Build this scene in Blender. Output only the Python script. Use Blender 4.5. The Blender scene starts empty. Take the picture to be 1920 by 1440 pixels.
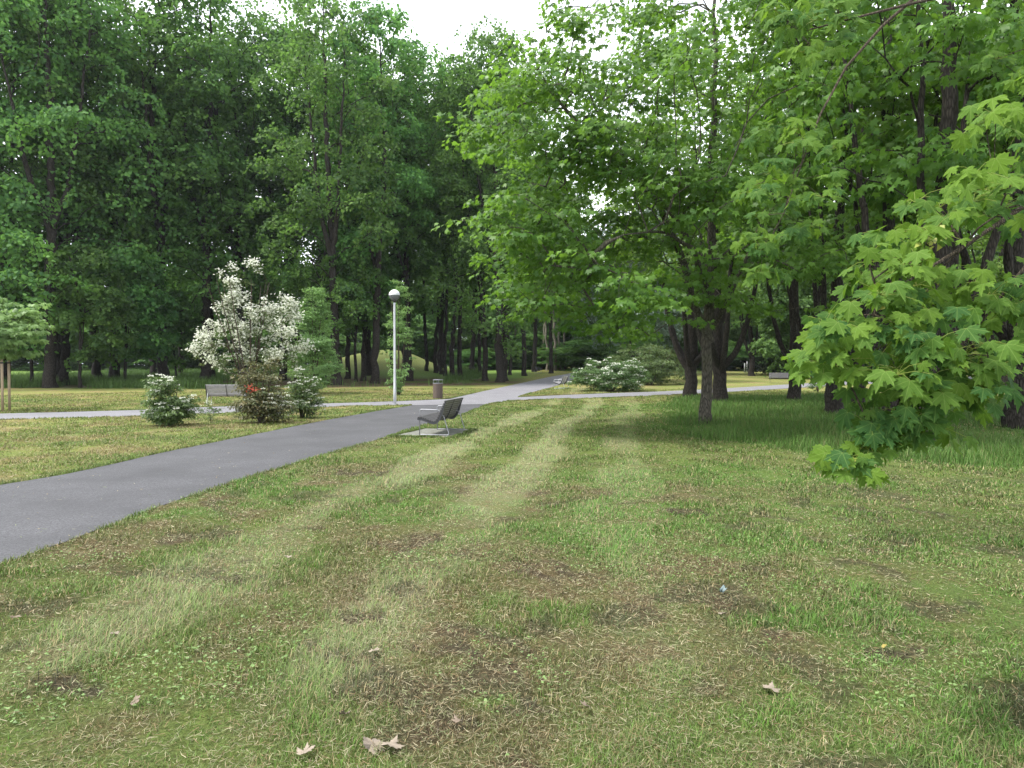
import bpy, bmesh, math, random
import numpy as np
from math import radians, sin, cos, pi
from mathutils import Vector, Matrix

SC = bpy.context.scene
COL = SC.collection
RNG = np.random.default_rng(7)

# ------------------------------------------------------------------ camera
F = 1331.8
PITCH = math.atan((720 - 685) / F)
CAMZ = 1.6
cam = bpy.data.cameras.new('camera')
cam.sensor_width = 34.6
cam.lens = 24
cam.clip_start = 0.05
cam.clip_end = 2000
camo = bpy.data.objects.new('camera', cam)
COL.objects.link(camo)
camo.location = (0, 0, CAMZ)
camo.rotation_euler = (pi / 2 - PITCH, 0, 0)
SC.camera = camo


# ------------------------------------------------------------------ terrain
def sstep(t):
    t = np.clip(t, 0, 1)
    return t * t * (3 - 2 * t)


def ground_z(x, y):
    x = np.asarray(x, float)
    y = np.asarray(y, float)
    z = 1.15 * sstep((y - 28) / 95.0)
    dx = x + 13.5
    sx = np.where(dx > 0, 5.2, 8.5)
    z = z + 2.7 * np.exp(-(dx / sx) ** 2 - ((y - 79) / 7.0) ** 2)
    return z


def ray(px, py):
    cx, cy = (px - 960) / F, -(py - 720) / F
    return np.array([cx, cos(PITCH) + cy * sin(PITCH), -sin(PITCH) + cy * cos(PITCH)])


def P(px, py, maxd=160):
    """where the ground lies under a point of the view"""
    d = ray(px, py)
    lo = 1.0
    t = 1.0
    while t < maxd:
        p = d * t
        if CAMZ + p[2] < float(ground_z(p[0], p[1])):
            break
        lo = t
        t += 0.25
    hi = t
    for _ in range(25):
        m = (lo + hi) / 2
        p = d * m
        if CAMZ + p[2] < float(ground_z(p[0], p[1])):
            hi = m
        else:
            lo = m
    p = d * hi
    return Vector((p[0], p[1], float(ground_z(p[0], p[1]))))


def Q(px, py, dist):
    """a point in space at a given distance ahead"""
    d = ray(px, py)
    p = d / d[1] * dist
    return np.array([p[0], p[1], p[2] + CAMZ])


# ------------------------------------------------------------------ noise
def _h(ix, iy, s):
    n = (ix.astype(np.int64) * 374761393 + iy.astype(np.int64) * 668265263 + s * 974711) & 0x7fffffff
    n = ((n ^ (n >> 13)) * 1274126177) & 0x7fffffff
    n = n ^ (n >> 16)
    return (n & 0xffff) / 65535.0


def vnoise(x, y, s=0):
    ix = np.floor(x)
    iy = np.floor(y)
    fx = x - ix
    fy = y - iy
    fx = fx * fx * (3 - 2 * fx)
    fy = fy * fy * (3 - 2 * fy)
    a = _h(ix, iy, s)
    b = _h(ix + 1, iy, s)
    c = _h(ix, iy + 1, s)
    d = _h(ix + 1, iy + 1, s)
    return (a * (1 - fx) + b * fx) * (1 - fy) + (c * (1 - fx) + d * fx) * fy


def fbm(x, y, s=0, o=4):
    v = 0
    a = 0.5
    t = 0
    for k in range(o):
        v = v + a * vnoise(x * 2 ** k, y * 2 ** k, s + k * 17)
        t += a
        a *= 0.55
    return v / t


# ------------------------------------------------------------------ object helpers
def tag(o, label=None, cat=None, group=None, kind=None):
    if label:
        o['label'] = label
    if cat:
        o['category'] = cat
    if group:
        o['group'] = group
    if kind:
        o['kind'] = kind
    return o


def empty(name, loc, rz=0.0):
    o = bpy.data.objects.new(name, None)
    o.empty_display_size = 0.3
    COL.objects.link(o)
    o.location = loc
    o.rotation_euler = (0, 0, rz)
    return o


def link(name, me, parent=None):
    o = bpy.data.objects.new(name, me)
    COL.objects.link(o)
    if parent is not None:
        o.parent = parent
    return o


def mesh_np(name, V, T, mat, attrs=None, smooth=False, nside=3):
    """mesh from numpy: V (n,3), T (m,nside)"""
    V = np.ascontiguousarray(V, np.float32)
    T = np.ascontiguousarray(T, np.int32)
    me = bpy.data.meshes.new(name)
    me.vertices.add(len(V))
    me.vertices.foreach_set('co', V.ravel())
    me.loops.add(T.size)
    me.loops.foreach_set('vertex_index', T.ravel())
    me.polygons.add(len(T))
    me.polygons.foreach_set('loop_start', np.arange(0, T.size, nside, dtype=np.int32))
    if smooth:
        me.polygons.foreach_set('use_smooth', np.ones(len(T), bool))
    for k, v in (attrs or {}).items():
        v = np.ascontiguousarray(v, np.float32)
        if v.ndim == 1:
            a = me.attributes.new(k, 'FLOAT', 'POINT')
            a.data.foreach_set('value', v)
        else:
            a = me.attributes.new(k, 'FLOAT_COLOR', 'POINT')
            c = np.ones((len(v), 4), np.float32)
            c[:, :3] = v
            a.data.foreach_set('color', c.ravel())
    me.materials.append(mat)
    me.update(calc_edges=True)
    return me


class MB:
    """collects shapes into one mesh"""

    def __init__(self):
        self.v = []
        self.f = []

    def add(self, v, f):
        b = len(self.v)
        self.v += [tuple(p) for p in v]
        self.f += [tuple(i + b for i in q) for q in f]

    def box(self, cx, cy, cz, sx, sy, sz, M=None, bev=0.0):
        bm = bmesh.new()
        bmesh.ops.create_cube(bm, size=1)
        for v in bm.verts:
            v.co = Vector((v.co.x * sx, v.co.y * sy, v.co.z * sz))
        if bev:
            bmesh.ops.bevel(bm, geom=bm.edges[:], offset=bev, segments=2, affect='EDGES', profile=0.6)
        for v in bm.verts:
            v.co = v.co + Vector((cx, cy, cz))
            if M is not None:
                v.co = M @ v.co
        bm.verts.index_update()
        self.add([v.co.copy() for v in bm.verts], [[v.index for v in f.verts] for f in bm.faces])
        bm.free()

    def tube(self, pts, r, n=8, cap=True):
        V, Fq = tube_np(np.array(pts, float), np.full(len(pts), r) if np.isscalar(r) else np.array(r, float), n)
        f = [list(q) for q in Fq]
        if cap:
            k = len(V)
            f.append(list(range(n))[::-1])
            f.append(list(range(k - n, k)))
        self.add(V, f)

    def lathe(self, prof, n=20, c=(0, 0, 0)):
        V = []
        for r, z in prof:
            for k in range(n):
                a = 2 * pi * k / n
                V.append((c[0] + r * cos(a), c[1] + r * sin(a), c[2] + z))
        f = []
        for i in range(len(prof) - 1):
            for k in range(n):
                f.append((i * n + k, i * n + (k + 1) % n, (i + 1) * n + (k + 1) % n, (i + 1) * n + k))
        self.add(V, f)

    def build(self, name, mat, parent=None, smooth=False):
        me = bpy.data.meshes.new(name)
        me.from_pydata(self.v, [], self.f)
        me.materials.append(mat)
        if smooth:
            me.polygons.foreach_set('use_smooth', [True] * len(me.polygons))
        me.update()
        return link(name, me, parent)


def tube_np(pts, rad, n):
    m = len(pts)
    t = np.gradient(pts, axis=0)
    t /= np.linalg.norm(t, axis=1)[:, None] + 1e-9
    ref = np.array([1.0, 0, 0]) if abs(t[0, 0]) < 0.8 else np.array([0, 1.0, 0])
    a = np.arange(n) * 2 * pi / n
    V = np.zeros((m, n, 3))
    for i in range(m):
        u = ref - t[i] * np.dot(ref, t[i])
        u /= np.linalg.norm(u) + 1e-9
        w = np.cross(t[i], u)
        ref = u
        V[i] = pts[i] + rad[i] * (np.cos(a)[:, None] * u + np.sin(a)[:, None] * w)
    i0 = (np.arange(m - 1)[:, None] * n + np.arange(n)[None, :])
    i1 = (np.arange(m - 1)[:, None] * n + (np.arange(n)[None, :] + 1) % n)
    Q4 = np.stack([i0, i1, i1 + n, i0 + n], -1).reshape(-1, 4)
    return V.reshape(-1, 3), Q4


# ------------------------------------------------------------------ materials
def newmat(name):
    m = bpy.data.materials.new(name)
    m.use_nodes = True
    nt = m.node_tree
    for n in list(nt.nodes):
        nt.nodes.remove(n)
    return m, nt


def N(nt, t, **kw):
    n = nt.nodes.new(t)
    for k, v in kw.items():
        if k in n.inputs:
            n.inputs[k].default_value = v
        else:
            setattr(n, k, v)
    return n


def mixc(nt, a, b, fac, blend='MIX'):
    m = nt.nodes.new('ShaderNodeMix')
    m.data_type = 'RGBA'
    m.blend_type = blend
    for s, v in ((m.inputs[6], a), (m.inputs[7], b), (m.inputs[0], fac)):
        if hasattr(v, 'is_linked'):
            nt.links.new(v, s)
        elif isinstance(v, (int, float)):
            s.default_value = v
        else:
            s.default_value = (v[0], v[1], v[2], 1)
    return m.outputs[2]


def mth(nt, op, a, b=None, c=None, clamp=False):
    m = nt.nodes.new('ShaderNodeMath')
    m.operation = op
    m.use_clamp = clamp
    for i, v in enumerate((a, b, c)):
        if v is None:
            continue
        if hasattr(v, 'is_linked'):
            nt.links.new(v, m.inputs[i])
        else:
            m.inputs[i].default_value = v
    return m.outputs[0]


def leaf_mat(name, dark, light, trans, tfac=0.35, rough=0.45, spec=0.35, veins=False, objvar=0.25):
    m, nt = newmat(name)
    L = nt.links.new
    at = N(nt, 'ShaderNodeAttribute', attribute_name='tint')
    col = mixc(nt, dark, light, at.outputs['Fac'])
    oi = N(nt, 'ShaderNodeObjectInfo')
    hv = N(nt, 'ShaderNodeHueSaturation')
    L(mth(nt, 'MULTIPLY_ADD', oi.outputs['Random'], objvar * 2, 1 - objvar), hv.inputs['Value'])
    L(mth(nt, 'MULTIPLY_ADD', oi.outputs['Random'], 0.03, 0.485), hv.inputs['Hue'])
    L(col, hv.inputs['Color'])
    col = hv.outputs['Color']
    if veins:
        lc = N(nt, 'ShaderNodeAttribute', attribute_name='leafco')
        sp = N(nt, 'ShaderNodeSeparateColor')
        L(lc.outputs['Color'], sp.inputs[0])
        x = mth(nt, 'SUBTRACT', sp.outputs[0], 1.0)
        y = mth(nt, 'SUBTRACT', sp.outputs[1], 1.0)
        ang = mth(nt, 'ABSOLUTE', mth(nt, 'ARCTAN2', x, mth(nt, 'ADD', y, 0.02)))
        pp = mth(nt, 'PINGPONG', ang, 0.40)
        r = mth(nt, 'SQRT', mth(nt, 'ADD', mth(nt, 'MULTIPLY', x, x), mth(nt, 'MULTIPLY', y, y)))
        dist = mth(nt, 'MULTIPLY', pp, r)
        vm = mth(nt, 'SUBTRACT', 1.0, mth(nt, 'MULTIPLY', dist, 70.0), clamp=True)
        # side veins
        w = N(nt, 'ShaderNodeTexWave', Scale=9.0, Distortion=1.2)
        cb = N(nt, 'ShaderNodeCombineXYZ')
        L(mth(nt, 'SUBTRACT', r, mth(nt, 'MULTIPLY', pp, 0.5)), cb.inputs[0])
        L(cb.outputs[0], w.inputs['Vector'])
        sv = mth(nt, 'MULTIPLY', mth(nt, 'GREATER_THAN', w.outputs['Fac'], 0.93), 0.25)
        fac = mth(nt, 'MAXIMUM', mth(nt, 'MULTIPLY', vm, 0.6), sv)
        col = mixc(nt, col, (0.30, 0.42, 0.12), fac)
        nz = N(nt, 'ShaderNodeTexNoise', Scale=9.0, Detail=3.0)
        L(lc.outputs['Color'], nz.inputs['Vector'])
        col = mixc(nt, col, mixc(nt, col, (0.5, 0.55, 0.4), 1.0, 'MULTIPLY'), mth(nt, 'MULTIPLY', nz.outputs['Fac'], 0.6))
    b = N(nt, 'ShaderNodeBsdfPrincipled', Roughness=rough)
    b.inputs['Specular IOR Level'].default_value = spec
    L(col, b.inputs['Base Color'])
    tr = N(nt, 'ShaderNodeBsdfTranslucent')
    L(mixc(nt, col, trans, 0.55), tr.inputs['Color'])
    mx = N(nt, 'ShaderNodeMixShader', Fac=tfac)
    L(b.outputs[0], mx.inputs[1])
    L(tr.outputs[0], mx.inputs[2])
    out = N(nt, 'ShaderNodeOutputMaterial')
    L(mx.outputs[0], out.inputs[0])
    return m


def bark_mat(name, c1, c2, scale=1.0, moss=0.0):
    m, nt = newmat(name)
    L = nt.links.new
    tc = N(nt, 'ShaderNodeTexCoord')
    mp = N(nt, 'ShaderNodeMapping')
    mp.inputs['Scale'].default_value = (9 * scale, 9 * scale, 1.6 * scale)
    L(tc.outputs['Object'], mp.inputs['Vector'])
    n1 = N(nt, 'ShaderNodeTexNoise', Scale=2.2, Detail=8.0, Roughness=0.65)
    L(mp.outputs[0], n1.inputs['Vector'])
    v = N(nt, 'ShaderNodeTexVoronoi', Scale=2.4)
    v.feature = 'DISTANCE_TO_EDGE'
    L(mp.outputs[0], v.inputs['Vector'])
    cr = mth(nt, 'MULTIPLY', v.outputs[0], 3.5, clamp=True)
    f = mth(nt, 'MULTIPLY', n1.outputs['Fac'], cr)
    col = mixc(nt, c1, c2, mth(nt, 'MULTIPLY', f, 1.9, clamp=True))
    n2 = N(nt, 'ShaderNodeTexNoise', Scale=1.3, Detail=4.0)
    L(tc.outputs['Object'], n2.inputs['Vector'])
    if moss:
        mf = mth(nt, 'MULTIPLY', mth(nt, 'SUBTRACT', n2.outputs['Fac'], 0.5, clamp=True), 4 * moss, clamp=True)
        col = mixc(nt, col, (0.07, 0.085, 0.03), mf)
    b = N(nt, 'ShaderNodeBsdfPrincipled', Roughness=0.9)
    b.inputs['Specular IOR Level'].default_value = 0.15
    L(col, b.inputs['Base Color'])
    bp = N(nt, 'ShaderNodeBump', Strength=0.9, Distance=0.03)
    L(f, bp.inputs['Height'])
    L(bp.outputs[0], b.inputs['Normal'])
    out = N(nt, 'ShaderNodeOutputMaterial')
    L(b.outputs[0], out.inputs[0])
    return m


def attr_mat(name, tfac=0.3, rough=0.6, spec=0.2):
    m, nt = newmat(name)
    L = nt.links.new
    at = N(nt, 'ShaderNodeAttribute', attribute_name='col')
    b = N(nt, 'ShaderNodeBsdfPrincipled', Roughness=rough)
    b.inputs['Specular IOR Level'].default_value = spec
    L(at.outputs['Color'], b.inputs['Base Color'])
    tr = N(nt, 'ShaderNodeBsdfTranslucent')
    L(at.outputs['Color'], tr.inputs['Color'])
    mx = N(nt, 'ShaderNodeMixShader', Fac=tfac)
    L(b.outputs[0], mx.inputs[1])
    L(tr.outputs[0], mx.inputs[2])
    out = N(nt, 'ShaderNodeOutputMaterial')
    L(mx.outputs[0], out.inputs[0])
    return m


def plain_mat(name, col, rough=0.5, metal=0.0, var=0.25, scale=30.0, stretch=(1, 1, 1), bump=0.0, spec=0.5):
    m, nt = newmat(name)
    L = nt.links.new
    tc = N(nt, 'ShaderNodeTexCoord')
    mp = N(nt, 'ShaderNodeMapping')
    mp.inputs['Scale'].default_value = stretch
    L(tc.outputs['Object'], mp.inputs['Vector'])
    n = N(nt, 'ShaderNodeTexNoise', Scale=scale, Detail=6.0, Roughness=0.65)
    L(mp.outputs[0], n.inputs['Vector'])
    c = mixc(nt, [k * (1 - var) for k in col], [min(1, k * (1 + var)) for k in col],
             mth(nt, 'MULTIPLY_ADD', n.outputs['Fac'], 2.4, -0.7, clamp=True))
    b = N(nt, 'ShaderNodeBsdfPrincipled', Roughness=rough, Metallic=metal)
    b.inputs['Specular IOR Level'].default_value = spec
    L(c, b.inputs['Base Color'])
    if bump:
        bp = N(nt, 'ShaderNodeBump', Strength=bump, Distance=0.01)
        L(n.outputs['Fac'], bp.inputs['Height'])
        L(bp.outputs[0], b.inputs['Normal'])
    out = N(nt, 'ShaderNodeOutputMaterial')
    L(b.outputs[0], out.inputs[0])
    return m


def asphalt_mat(name, col, big, crack=False):
    m, nt = newmat(name)
    L = nt.links.new
    tc = N(nt, 'ShaderNodeTexCoord')
    n1 = N(nt, 'ShaderNodeTexNoise', Scale=48.0, Detail=4.0, Roughness=0.85)
    v = N(nt, 'ShaderNodeTexVoronoi', Scale=70.0)
    n2 = N(nt, 'ShaderNodeTexNoise', Scale=0.8, Detail=7.0, Roughness=0.65)
    for n in (n1, v, n2):
        L(tc.outputs['Object'], n.inputs['Vector'])
    c = mixc(nt, [k * 0.3 for k in col], [k * 1.75 for k in col], mth(nt, 'MULTIPLY_ADD', n1.outputs['Fac'], 3.4, -1.2, clamp=True))
    sp = mth(nt, 'LESS_THAN', v.outputs[0], 0.22)
    c = mixc(nt, c, [min(1, k * 2.3) for k in col], mth(nt, 'MULTIPLY', sp, 0.5))
    c = mixc(nt, c, [k * big for k in col], mth(nt, 'MULTIPLY_ADD', n2.outputs['Fac'], 2.4, -0.85, clamp=True))
    b = N(nt, 'ShaderNodeBsdfPrincipled', Roughness=0.78)
    b.inputs['Specular IOR Level'].default_value = 0.35
    L(c, b.inputs['Base Color'])
    bp = N(nt, 'ShaderNodeBump', Strength=0.7, Distance=0.006)
    L(n1.outputs['Fac'], bp.inputs['Height'])
    L(bp.outputs[0], b.inputs['Normal'])
    out = N(nt, 'ShaderNodeOutputMaterial')
    L(b.outputs[0], out.inputs[0])
    return m


def ground_mat():
    m, nt = newmat('lawn_soil')
    L = nt.links.new
    at = N(nt, 'ShaderNodeAttribute', attribute_name='col')
    tc = N(nt, 'ShaderNodeTexCoord')
    n1 = N(nt, 'ShaderNodeTexNoise', Scale=55.0, Detail=6.0, Roughness=0.8)
    n2 = N(nt, 'ShaderNodeTexNoise', Scale=4.0, Detail=6.0, Roughness=0.7)
    for n in (n1, n2):
        L(tc.outputs['Object'], n.inputs['Vector'])
    k = mth(nt, 'MULTIPLY_ADD', n1.outputs['Fac'], 4.2, -1.1)
    c = mixc(nt, at.outputs['Color'], (1, 1, 1), 0.0)
    vm = N(nt, 'ShaderNodeVectorMath', operation='SCALE')
    L(c, vm.inputs[0])
    L(k, vm.inputs['Scale'])
    c2 = mixc(nt, vm.outputs[0], mixc(nt, vm.outputs[0], (1.08, 0.95, 0.85), 1.0, 'MULTIPLY'),
              mth(nt, 'MULTIPLY_ADD', n2.outputs['Fac'], 3.0, -1.1, clamp=True))
    b = N(nt, 'ShaderNodeBsdfPrincipled', Roughness=0.95)
    b.inputs['Specular IOR Level'].default_value = 0.05
    L(c2, b.inputs['Base Color'])
    bp = N(nt, 'ShaderNodeBump', Strength=0.8, Distance=0.03)
    L(n1.outputs['Fac'], bp.inputs['Height'])
    L(bp.outputs[0], b.inputs['Normal'])
    out = N(nt, 'ShaderNodeOutputMaterial')
    L(b.outputs[0], out.inputs[0])
    return m


M = {}
M['wood_leaf'] = leaf_mat('wood_leaf', (0.050, 0.115, 0.040), (0.140, 0.265, 0.060), (0.19, 0.38, 0.055), 0.45, 0.55, 0.15, objvar=0.2)
M['back_leaf'] = leaf_mat('back_leaf', (0.055, 0.115, 0.04), (0.13, 0.23, 0.06), (0.17, 0.32, 0.05), 0.42, 0.55, 0.15, objvar=0.25)
M['maple_leaf'] = leaf_mat('maple_leaf', (0.052, 0.118, 0.020), (0.135, 0.232, 0.034), (0.21, 0.39, 0.03), 0.47, objvar=0.08)
M['near_leaf'] = leaf_mat('near_leaf', (0.032, 0.090, 0.026), (0.125, 0.210, 0.028), (0.21, 0.38, 0.02), 0.44, 0.65, 0.08, veins=True, objvar=0.05)
M['shrub_leaf'] = leaf_mat('shrub_leaf', (0.045, 0.09, 0.028), (0.12, 0.195, 0.055), (0.16, 0.27, 0.05), 0.36, objvar=0.12)
M['olive_leaf'] = leaf_mat('olive_leaf', (0.055, 0.095, 0.032), (0.13, 0.19, 0.055), (0.16, 0.2, 0.05), 0.35, objvar=0.02)
M['red_leaf'] = leaf_mat('red_leaf', (0.05, 0.08, 0.028), (0.145, 0.125, 0.048), (0.16, 0.16, 0.05), 0.3, objvar=0.02)
M['young_leaf'] = leaf_mat('young_leaf', (0.12, 0.215, 0.07), (0.24, 0.38, 0.13), (0.28, 0.46, 0.11), 0.42, objvar=0.08)
M['silver_leaf'] = leaf_mat('silver_leaf', (0.07, 0.11, 0.07), (0.19, 0.25, 0.19), (0.16, 0.24, 0.12), 0.3, objvar=0.1)
M['conifer'] = leaf_mat('conifer', (0.02, 0.04, 0.018), (0.05, 0.08, 0.03), (0.06, 0.1, 0.03), 0.15, objvar=0.15)
M['flower'] = leaf_mat('white_flower', (0.5, 0.53, 0.4), (0.82, 0.82, 0.75), (0.8, 0.82, 0.72), 0.45, 0.6, 0.1, objvar=0.03)
M['red_flower'] = leaf_mat('red_flower', (0.42, 0.07, 0.04), (0.58, 0.15, 0.09), (0.6, 0.1, 0.05), 0.25, 0.6, 0.1, objvar=0.02)
M['seed'] = leaf_mat('maple_seed', (0.22, 0.27, 0.05), (0.38, 0.38, 0.09), (0.4, 0.4, 0.08), 0.35, objvar=0.02)
M['bark_dark'] = bark_mat('bark_dark', (0.014, 0.012, 0.010), (0.055, 0.047, 0.040))
M['bark_grey'] = bark_mat('bark_grey', (0.035, 0.031, 0.025), (0.14, 0.125, 0.10), 1.3, moss=0.5)
M['bark_pale'] = bark_mat('bark_pale', (0.09, 0.08, 0.06), (0.26, 0.235, 0.18))
M['twig'] = bark_mat('twig_bark', (0.05, 0.04, 0.03), (0.15, 0.12, 0.085), 4)
M['ground'] = ground_mat()
M['grass'] = attr_mat('grass_blade', 0.3)
M['asphalt'] = asphalt_mat('asphalt', (0.066, 0.065, 0.070), 0.62)
M['old_asphalt'] = asphalt_mat('old_asphalt', (0.165, 0.16, 0.172), 0.8)
M['steel'] = plain_mat('galvanised_steel', (0.27, 0.27, 0.29), 0.45, 0.6, 0.12, 12)
M['dark_steel'] = plain_mat('dark_steel', (0.05, 0.05, 0.055), 0.45, 0.4, 0.15, 12)
M['pole'] = plain_mat('pole_paint', (0.48, 0.49, 0.51), 0.45, 0.1, 0.12, 3, (6, 6, 0.7))
M['slat'] = plain_mat('weathered_slat', (0.06, 0.056, 0.058), 0.5, 0, 0.35, 18, (6, 0.6, 6), 0.3)  # weathered wood, darkened to paint in the shade on the near bench back
M['grey_slat'] = plain_mat('grey_slat', (0.28, 0.27, 0.285), 0.55, 0, 0.35, 18, (6, 0.6, 6), 0.3)  # lighter copy of the slat wood, with skylight painted into the colour
M['brown_slat'] = plain_mat('brown_slat', (0.105, 0.075, 0.06), 0.7, 0, 0.4, 16, (8, 8, 0.6), 0.3)
M['stake'] = plain_mat('stake_wood', (0.33, 0.25, 0.17), 0.8, 0, 0.3, 14, (8, 8, 0.7), 0.3)
M['strap'] = plain_mat('strap', (0.02, 0.02, 0.02), 0.7)
M['white_paint'] = plain_mat('white_paint', (0.6, 0.61, 0.61), 0.6)
M['litter'] = plain_mat('pale_plastic', (0.13, 0.18, 0.18), 0.6, 0, 0.15)
M['dry_leaf'] = plain_mat('dry_leaf', (0.21, 0.17, 0.13), 0.8, 0, 0.3, 20)
M['dry_leaf_dark'] = plain_mat('dry_leaf_dark', (0.16, 0.12, 0.085), 0.8, 0, 0.3, 20)
M['yellow_leaf'] = plain_mat('yellow_leaf', (0.24, 0.19, 0.04), 0.7, 0, 0.2, 20)


def paving_mat():
    m, nt = newmat('concrete_setts')
    L = nt.links.new
    tc = N(nt, 'ShaderNodeTexCoord')
    br = N(nt, 'ShaderNodeTexBrick', Scale=5.0)
    br.inputs['Color1'].default_value = (0.25, 0.25, 0.24, 1)
    br.inputs['Color2'].default_value = (0.18, 0.18, 0.17, 1)
    br.inputs['Mortar'].default_value = (0.10, 0.11, 0.06, 1)
    br.inputs['Mortar Size'].default_value = 0.022
    L(tc.outputs['Object'], br.inputs['Vector'])
    n = N(nt, 'ShaderNodeTexNoise', Scale=9.0, Detail=8.0, Roughness=0.7)
    L(tc.outputs['Object'], n.inputs['Vector'])
    c = mixc(nt, br.outputs['Color'], (0.09, 0.09, 0.065), mth(nt, 'MULTIPLY_ADD', n.outputs['Fac'], 2.6, -0.8, clamp=True))
    b = N(nt, 'ShaderNodeBsdfPrincipled', Roughness=0.9)
    L(c, b.inputs['Base Color'])
    bp = N(nt, 'ShaderNodeBump', Strength=0.6, Distance=0.01)
    L(br.outputs['Fac'], bp.inputs['Height'])
    bp.invert = True
    L(bp.outputs[0], b.inputs['Normal'])
    out = N(nt, 'ShaderNodeOutputMaterial')
    L(b.outputs[0], out.inputs[0])
    return m


M['setts'] = paving_mat()

# ------------------------------------------------------------------ paths
LE = [(0, 910), (150, 885), (300, 850), (450, 820), (600, 790), (700, 772), (776, 759.5)]
RE = [(0, 1062), (140, 1010), (300, 950), (450, 900), (600, 855), (713, 823), (760, 807), (868, 777), (902, 762), (920, 757)]


def ground_line(pts):
    return np.array([P(*p)[:2] for p in pts])


def resample(pl, n):
    d = np.r_[0, np.cumsum(np.linalg.norm(np.diff(pl, axis=0), axis=1))]
    t = np.linspace(0, d[-1], n)
    return np.stack([np.interp(t, d, pl[:, k]) for k in range(pl.shape[1])], -1)


def smooth_line(pl, n, it=12):
    q = resample(pl, n)
    for _ in range(it):
        q[1:-1] = 0.25 * q[:-2] + 0.5 * q[1:-1] + 0.25 * q[2:]
    return q


PATHS = []


def strip(name, left, right, mat, dz, n=160, rough=0.03, m=6, label=None, seam=False):
    a = smooth_line(left, n)
    b = smooth_line(right, n)
    u = b - a
    u /= np.linalg.norm(u, axis=1)[:, None]
    s = np.arange(n)
    ja = (fbm(s * 0.35, s * 0 + 3.1, 5, 3) - 0.5) * 2 * rough
    jb = (fbm(s * 0.35, s * 0 + 9.7, 8, 3) - 0.5) * 2 * rough
    a = a + u * ja[:, None]
    b = b + u * jb[:, None]
    V = []
    for k in range(m + 1):
        t = k / m
        V.append(a * (1 - t) + b * t)
    V = np.stack(V, 1).reshape(-1, 2)
    z = ground_z(V[:, 0], V[:, 1]) + dz
    V3 = np.c_[V, z]
    i = (np.arange(n - 1)[:, None] * (m + 1) + np.arange(m)[None, :])
    T = np.stack([i, i + 1, i + m + 2, i + m + 1], -1).reshape(-1, 4)
    e1 = a[1] - a[0]
    if np.cross(np.r_[e1, 0], np.r_[b[0] - a[0], 0])[2] > 0:
        T = T[:, ::-1]
    o = link(name, mesh_np(name, V3, T, mat, nside=4))
    tag(o, label, kind='structure')
    PATHS.append(np.r_[a, b[::-1]])
    return o


gl = ground_line(LE)
gr = ground_line(RE)
back = np.array([0.245, 1.0])
gl = np.r_[[gl[0] - back * 13.5, gl[0] - back * 6], gl]
gr = np.r_[[gr[0] - back * 10.0, gr[0] - back * 4.5], gr]
strip('path', gl, gr, M['asphalt'], 0.006, 260, 0.035)
JL = ground_line([(772, 760.5), (800, 755), (841, 749), (870, 742), (910, 733), (960, 722), (1000, 713.5), (1035, 706), (1060, 702), (1078, 698), (1100, 694)])
JR = ground_line([(916, 758), (935, 755), (960, 751.5), (968, 745.5), (1000, 735), (1030, 727.5), (1060, 718), (1082, 709), (1100, 703), (1120, 698), (1150, 694)])
strip('path', JL, JR, M['old_asphalt'], 0.014, 160, 0.03)
CL = ground_line([(-350, 784), (0, 776), (270, 769), (355, 765), (460, 761), (597, 757), (640, 756), (737, 753), (841, 748.5), (880, 745)])
CR = ground_line([(-350, 797), (0, 787), (270, 781), (355, 777.5), (500, 771), (592, 764), (660, 761.5), (740, 760), (800, 760), (850, 757)])
strip('path', CL, CR, M['old_asphalt'], 0.010, 160, 0.03)
RL = ground_line([(930, 747), (968, 745.5), (1060, 741), (1150, 737.5), (1240, 734.5), (1300, 731.5), (1370, 728), (1470, 721.5), (1600, 714), (1800, 707), (2100, 700)])
RR = ground_line([(930, 753), (960, 751.8), (1050, 748), (1150, 746), (1240, 741.5), (1300, 739), (1370, 735), (1470, 729), (1600, 721), (1800, 714), (2100, 706)])
strip('path', RL, RR, M['old_asphalt'], 0.018, 160, 0.03)


def inside(poly, x, y):
    c = np.zeros(len(x), bool)
    bx0, by0 = poly.min(0)
    bx1, by1 = poly.max(0)
    idx = np.where((x > bx0) & (x < bx1) & (y > by0) & (y < by1))[0]
    if not len(idx):
        return c
    xx, yy = x[idx], y[idx]
    cc = np.zeros(len(idx), bool)
    j = len(poly) - 1
    for i in range(len(poly)):
        xi, yi = poly[i]
        xj, yj = poly[j]
        if yi != yj:
            cond = ((yi > yy) != (yj > yy)) & (xx < (xj - xi) * (yy - yi) / (yj - yi) + xi)
            cc ^= cond
        j = i
    c[idx] = cc
    return c


# bench pad in the frame of the near bench
B0 = P(784.6, 817.5)
BV = Vector((0.17, 0.985, 0)).normalized()
BU = Vector((BV.y, -BV.x, 0))
BROT = math.atan2(BV.y, BV.x) - pi / 2


def pad_xy(u, v):
    p = B0 + BU * u + BV * v
    return (p.x, p.y)


PAD = np.array([pad_xy(-0.52, -0.32), pad_xy(0.86, -0.32), pad_xy(0.86, 1.72), pad_xy(-0.36, 1.72)])


def on_hard(x, y):
    h = inside(PAD, x, y)
    for p in PATHS:
        h |= inside(p, x, y)
    return h


# ------------------------------------------------------------------ lawn colour field
SOIL = [(1030, 1068, .26, .13), (1008, 1060, .12, .07), (660, 886, .40, .20), (860, 1225, .2, .09), (150, 1290, .22, .09), (690, 1155, .16, .07), (1300, 960, .25, .12), (430, 1085, .14, .07), (980, 1330, .1, .05), (1690, 1225, .16, .06)]
SOILP = [(P(a, b), c, d) for a, b, c, d in SOIL]


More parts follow.
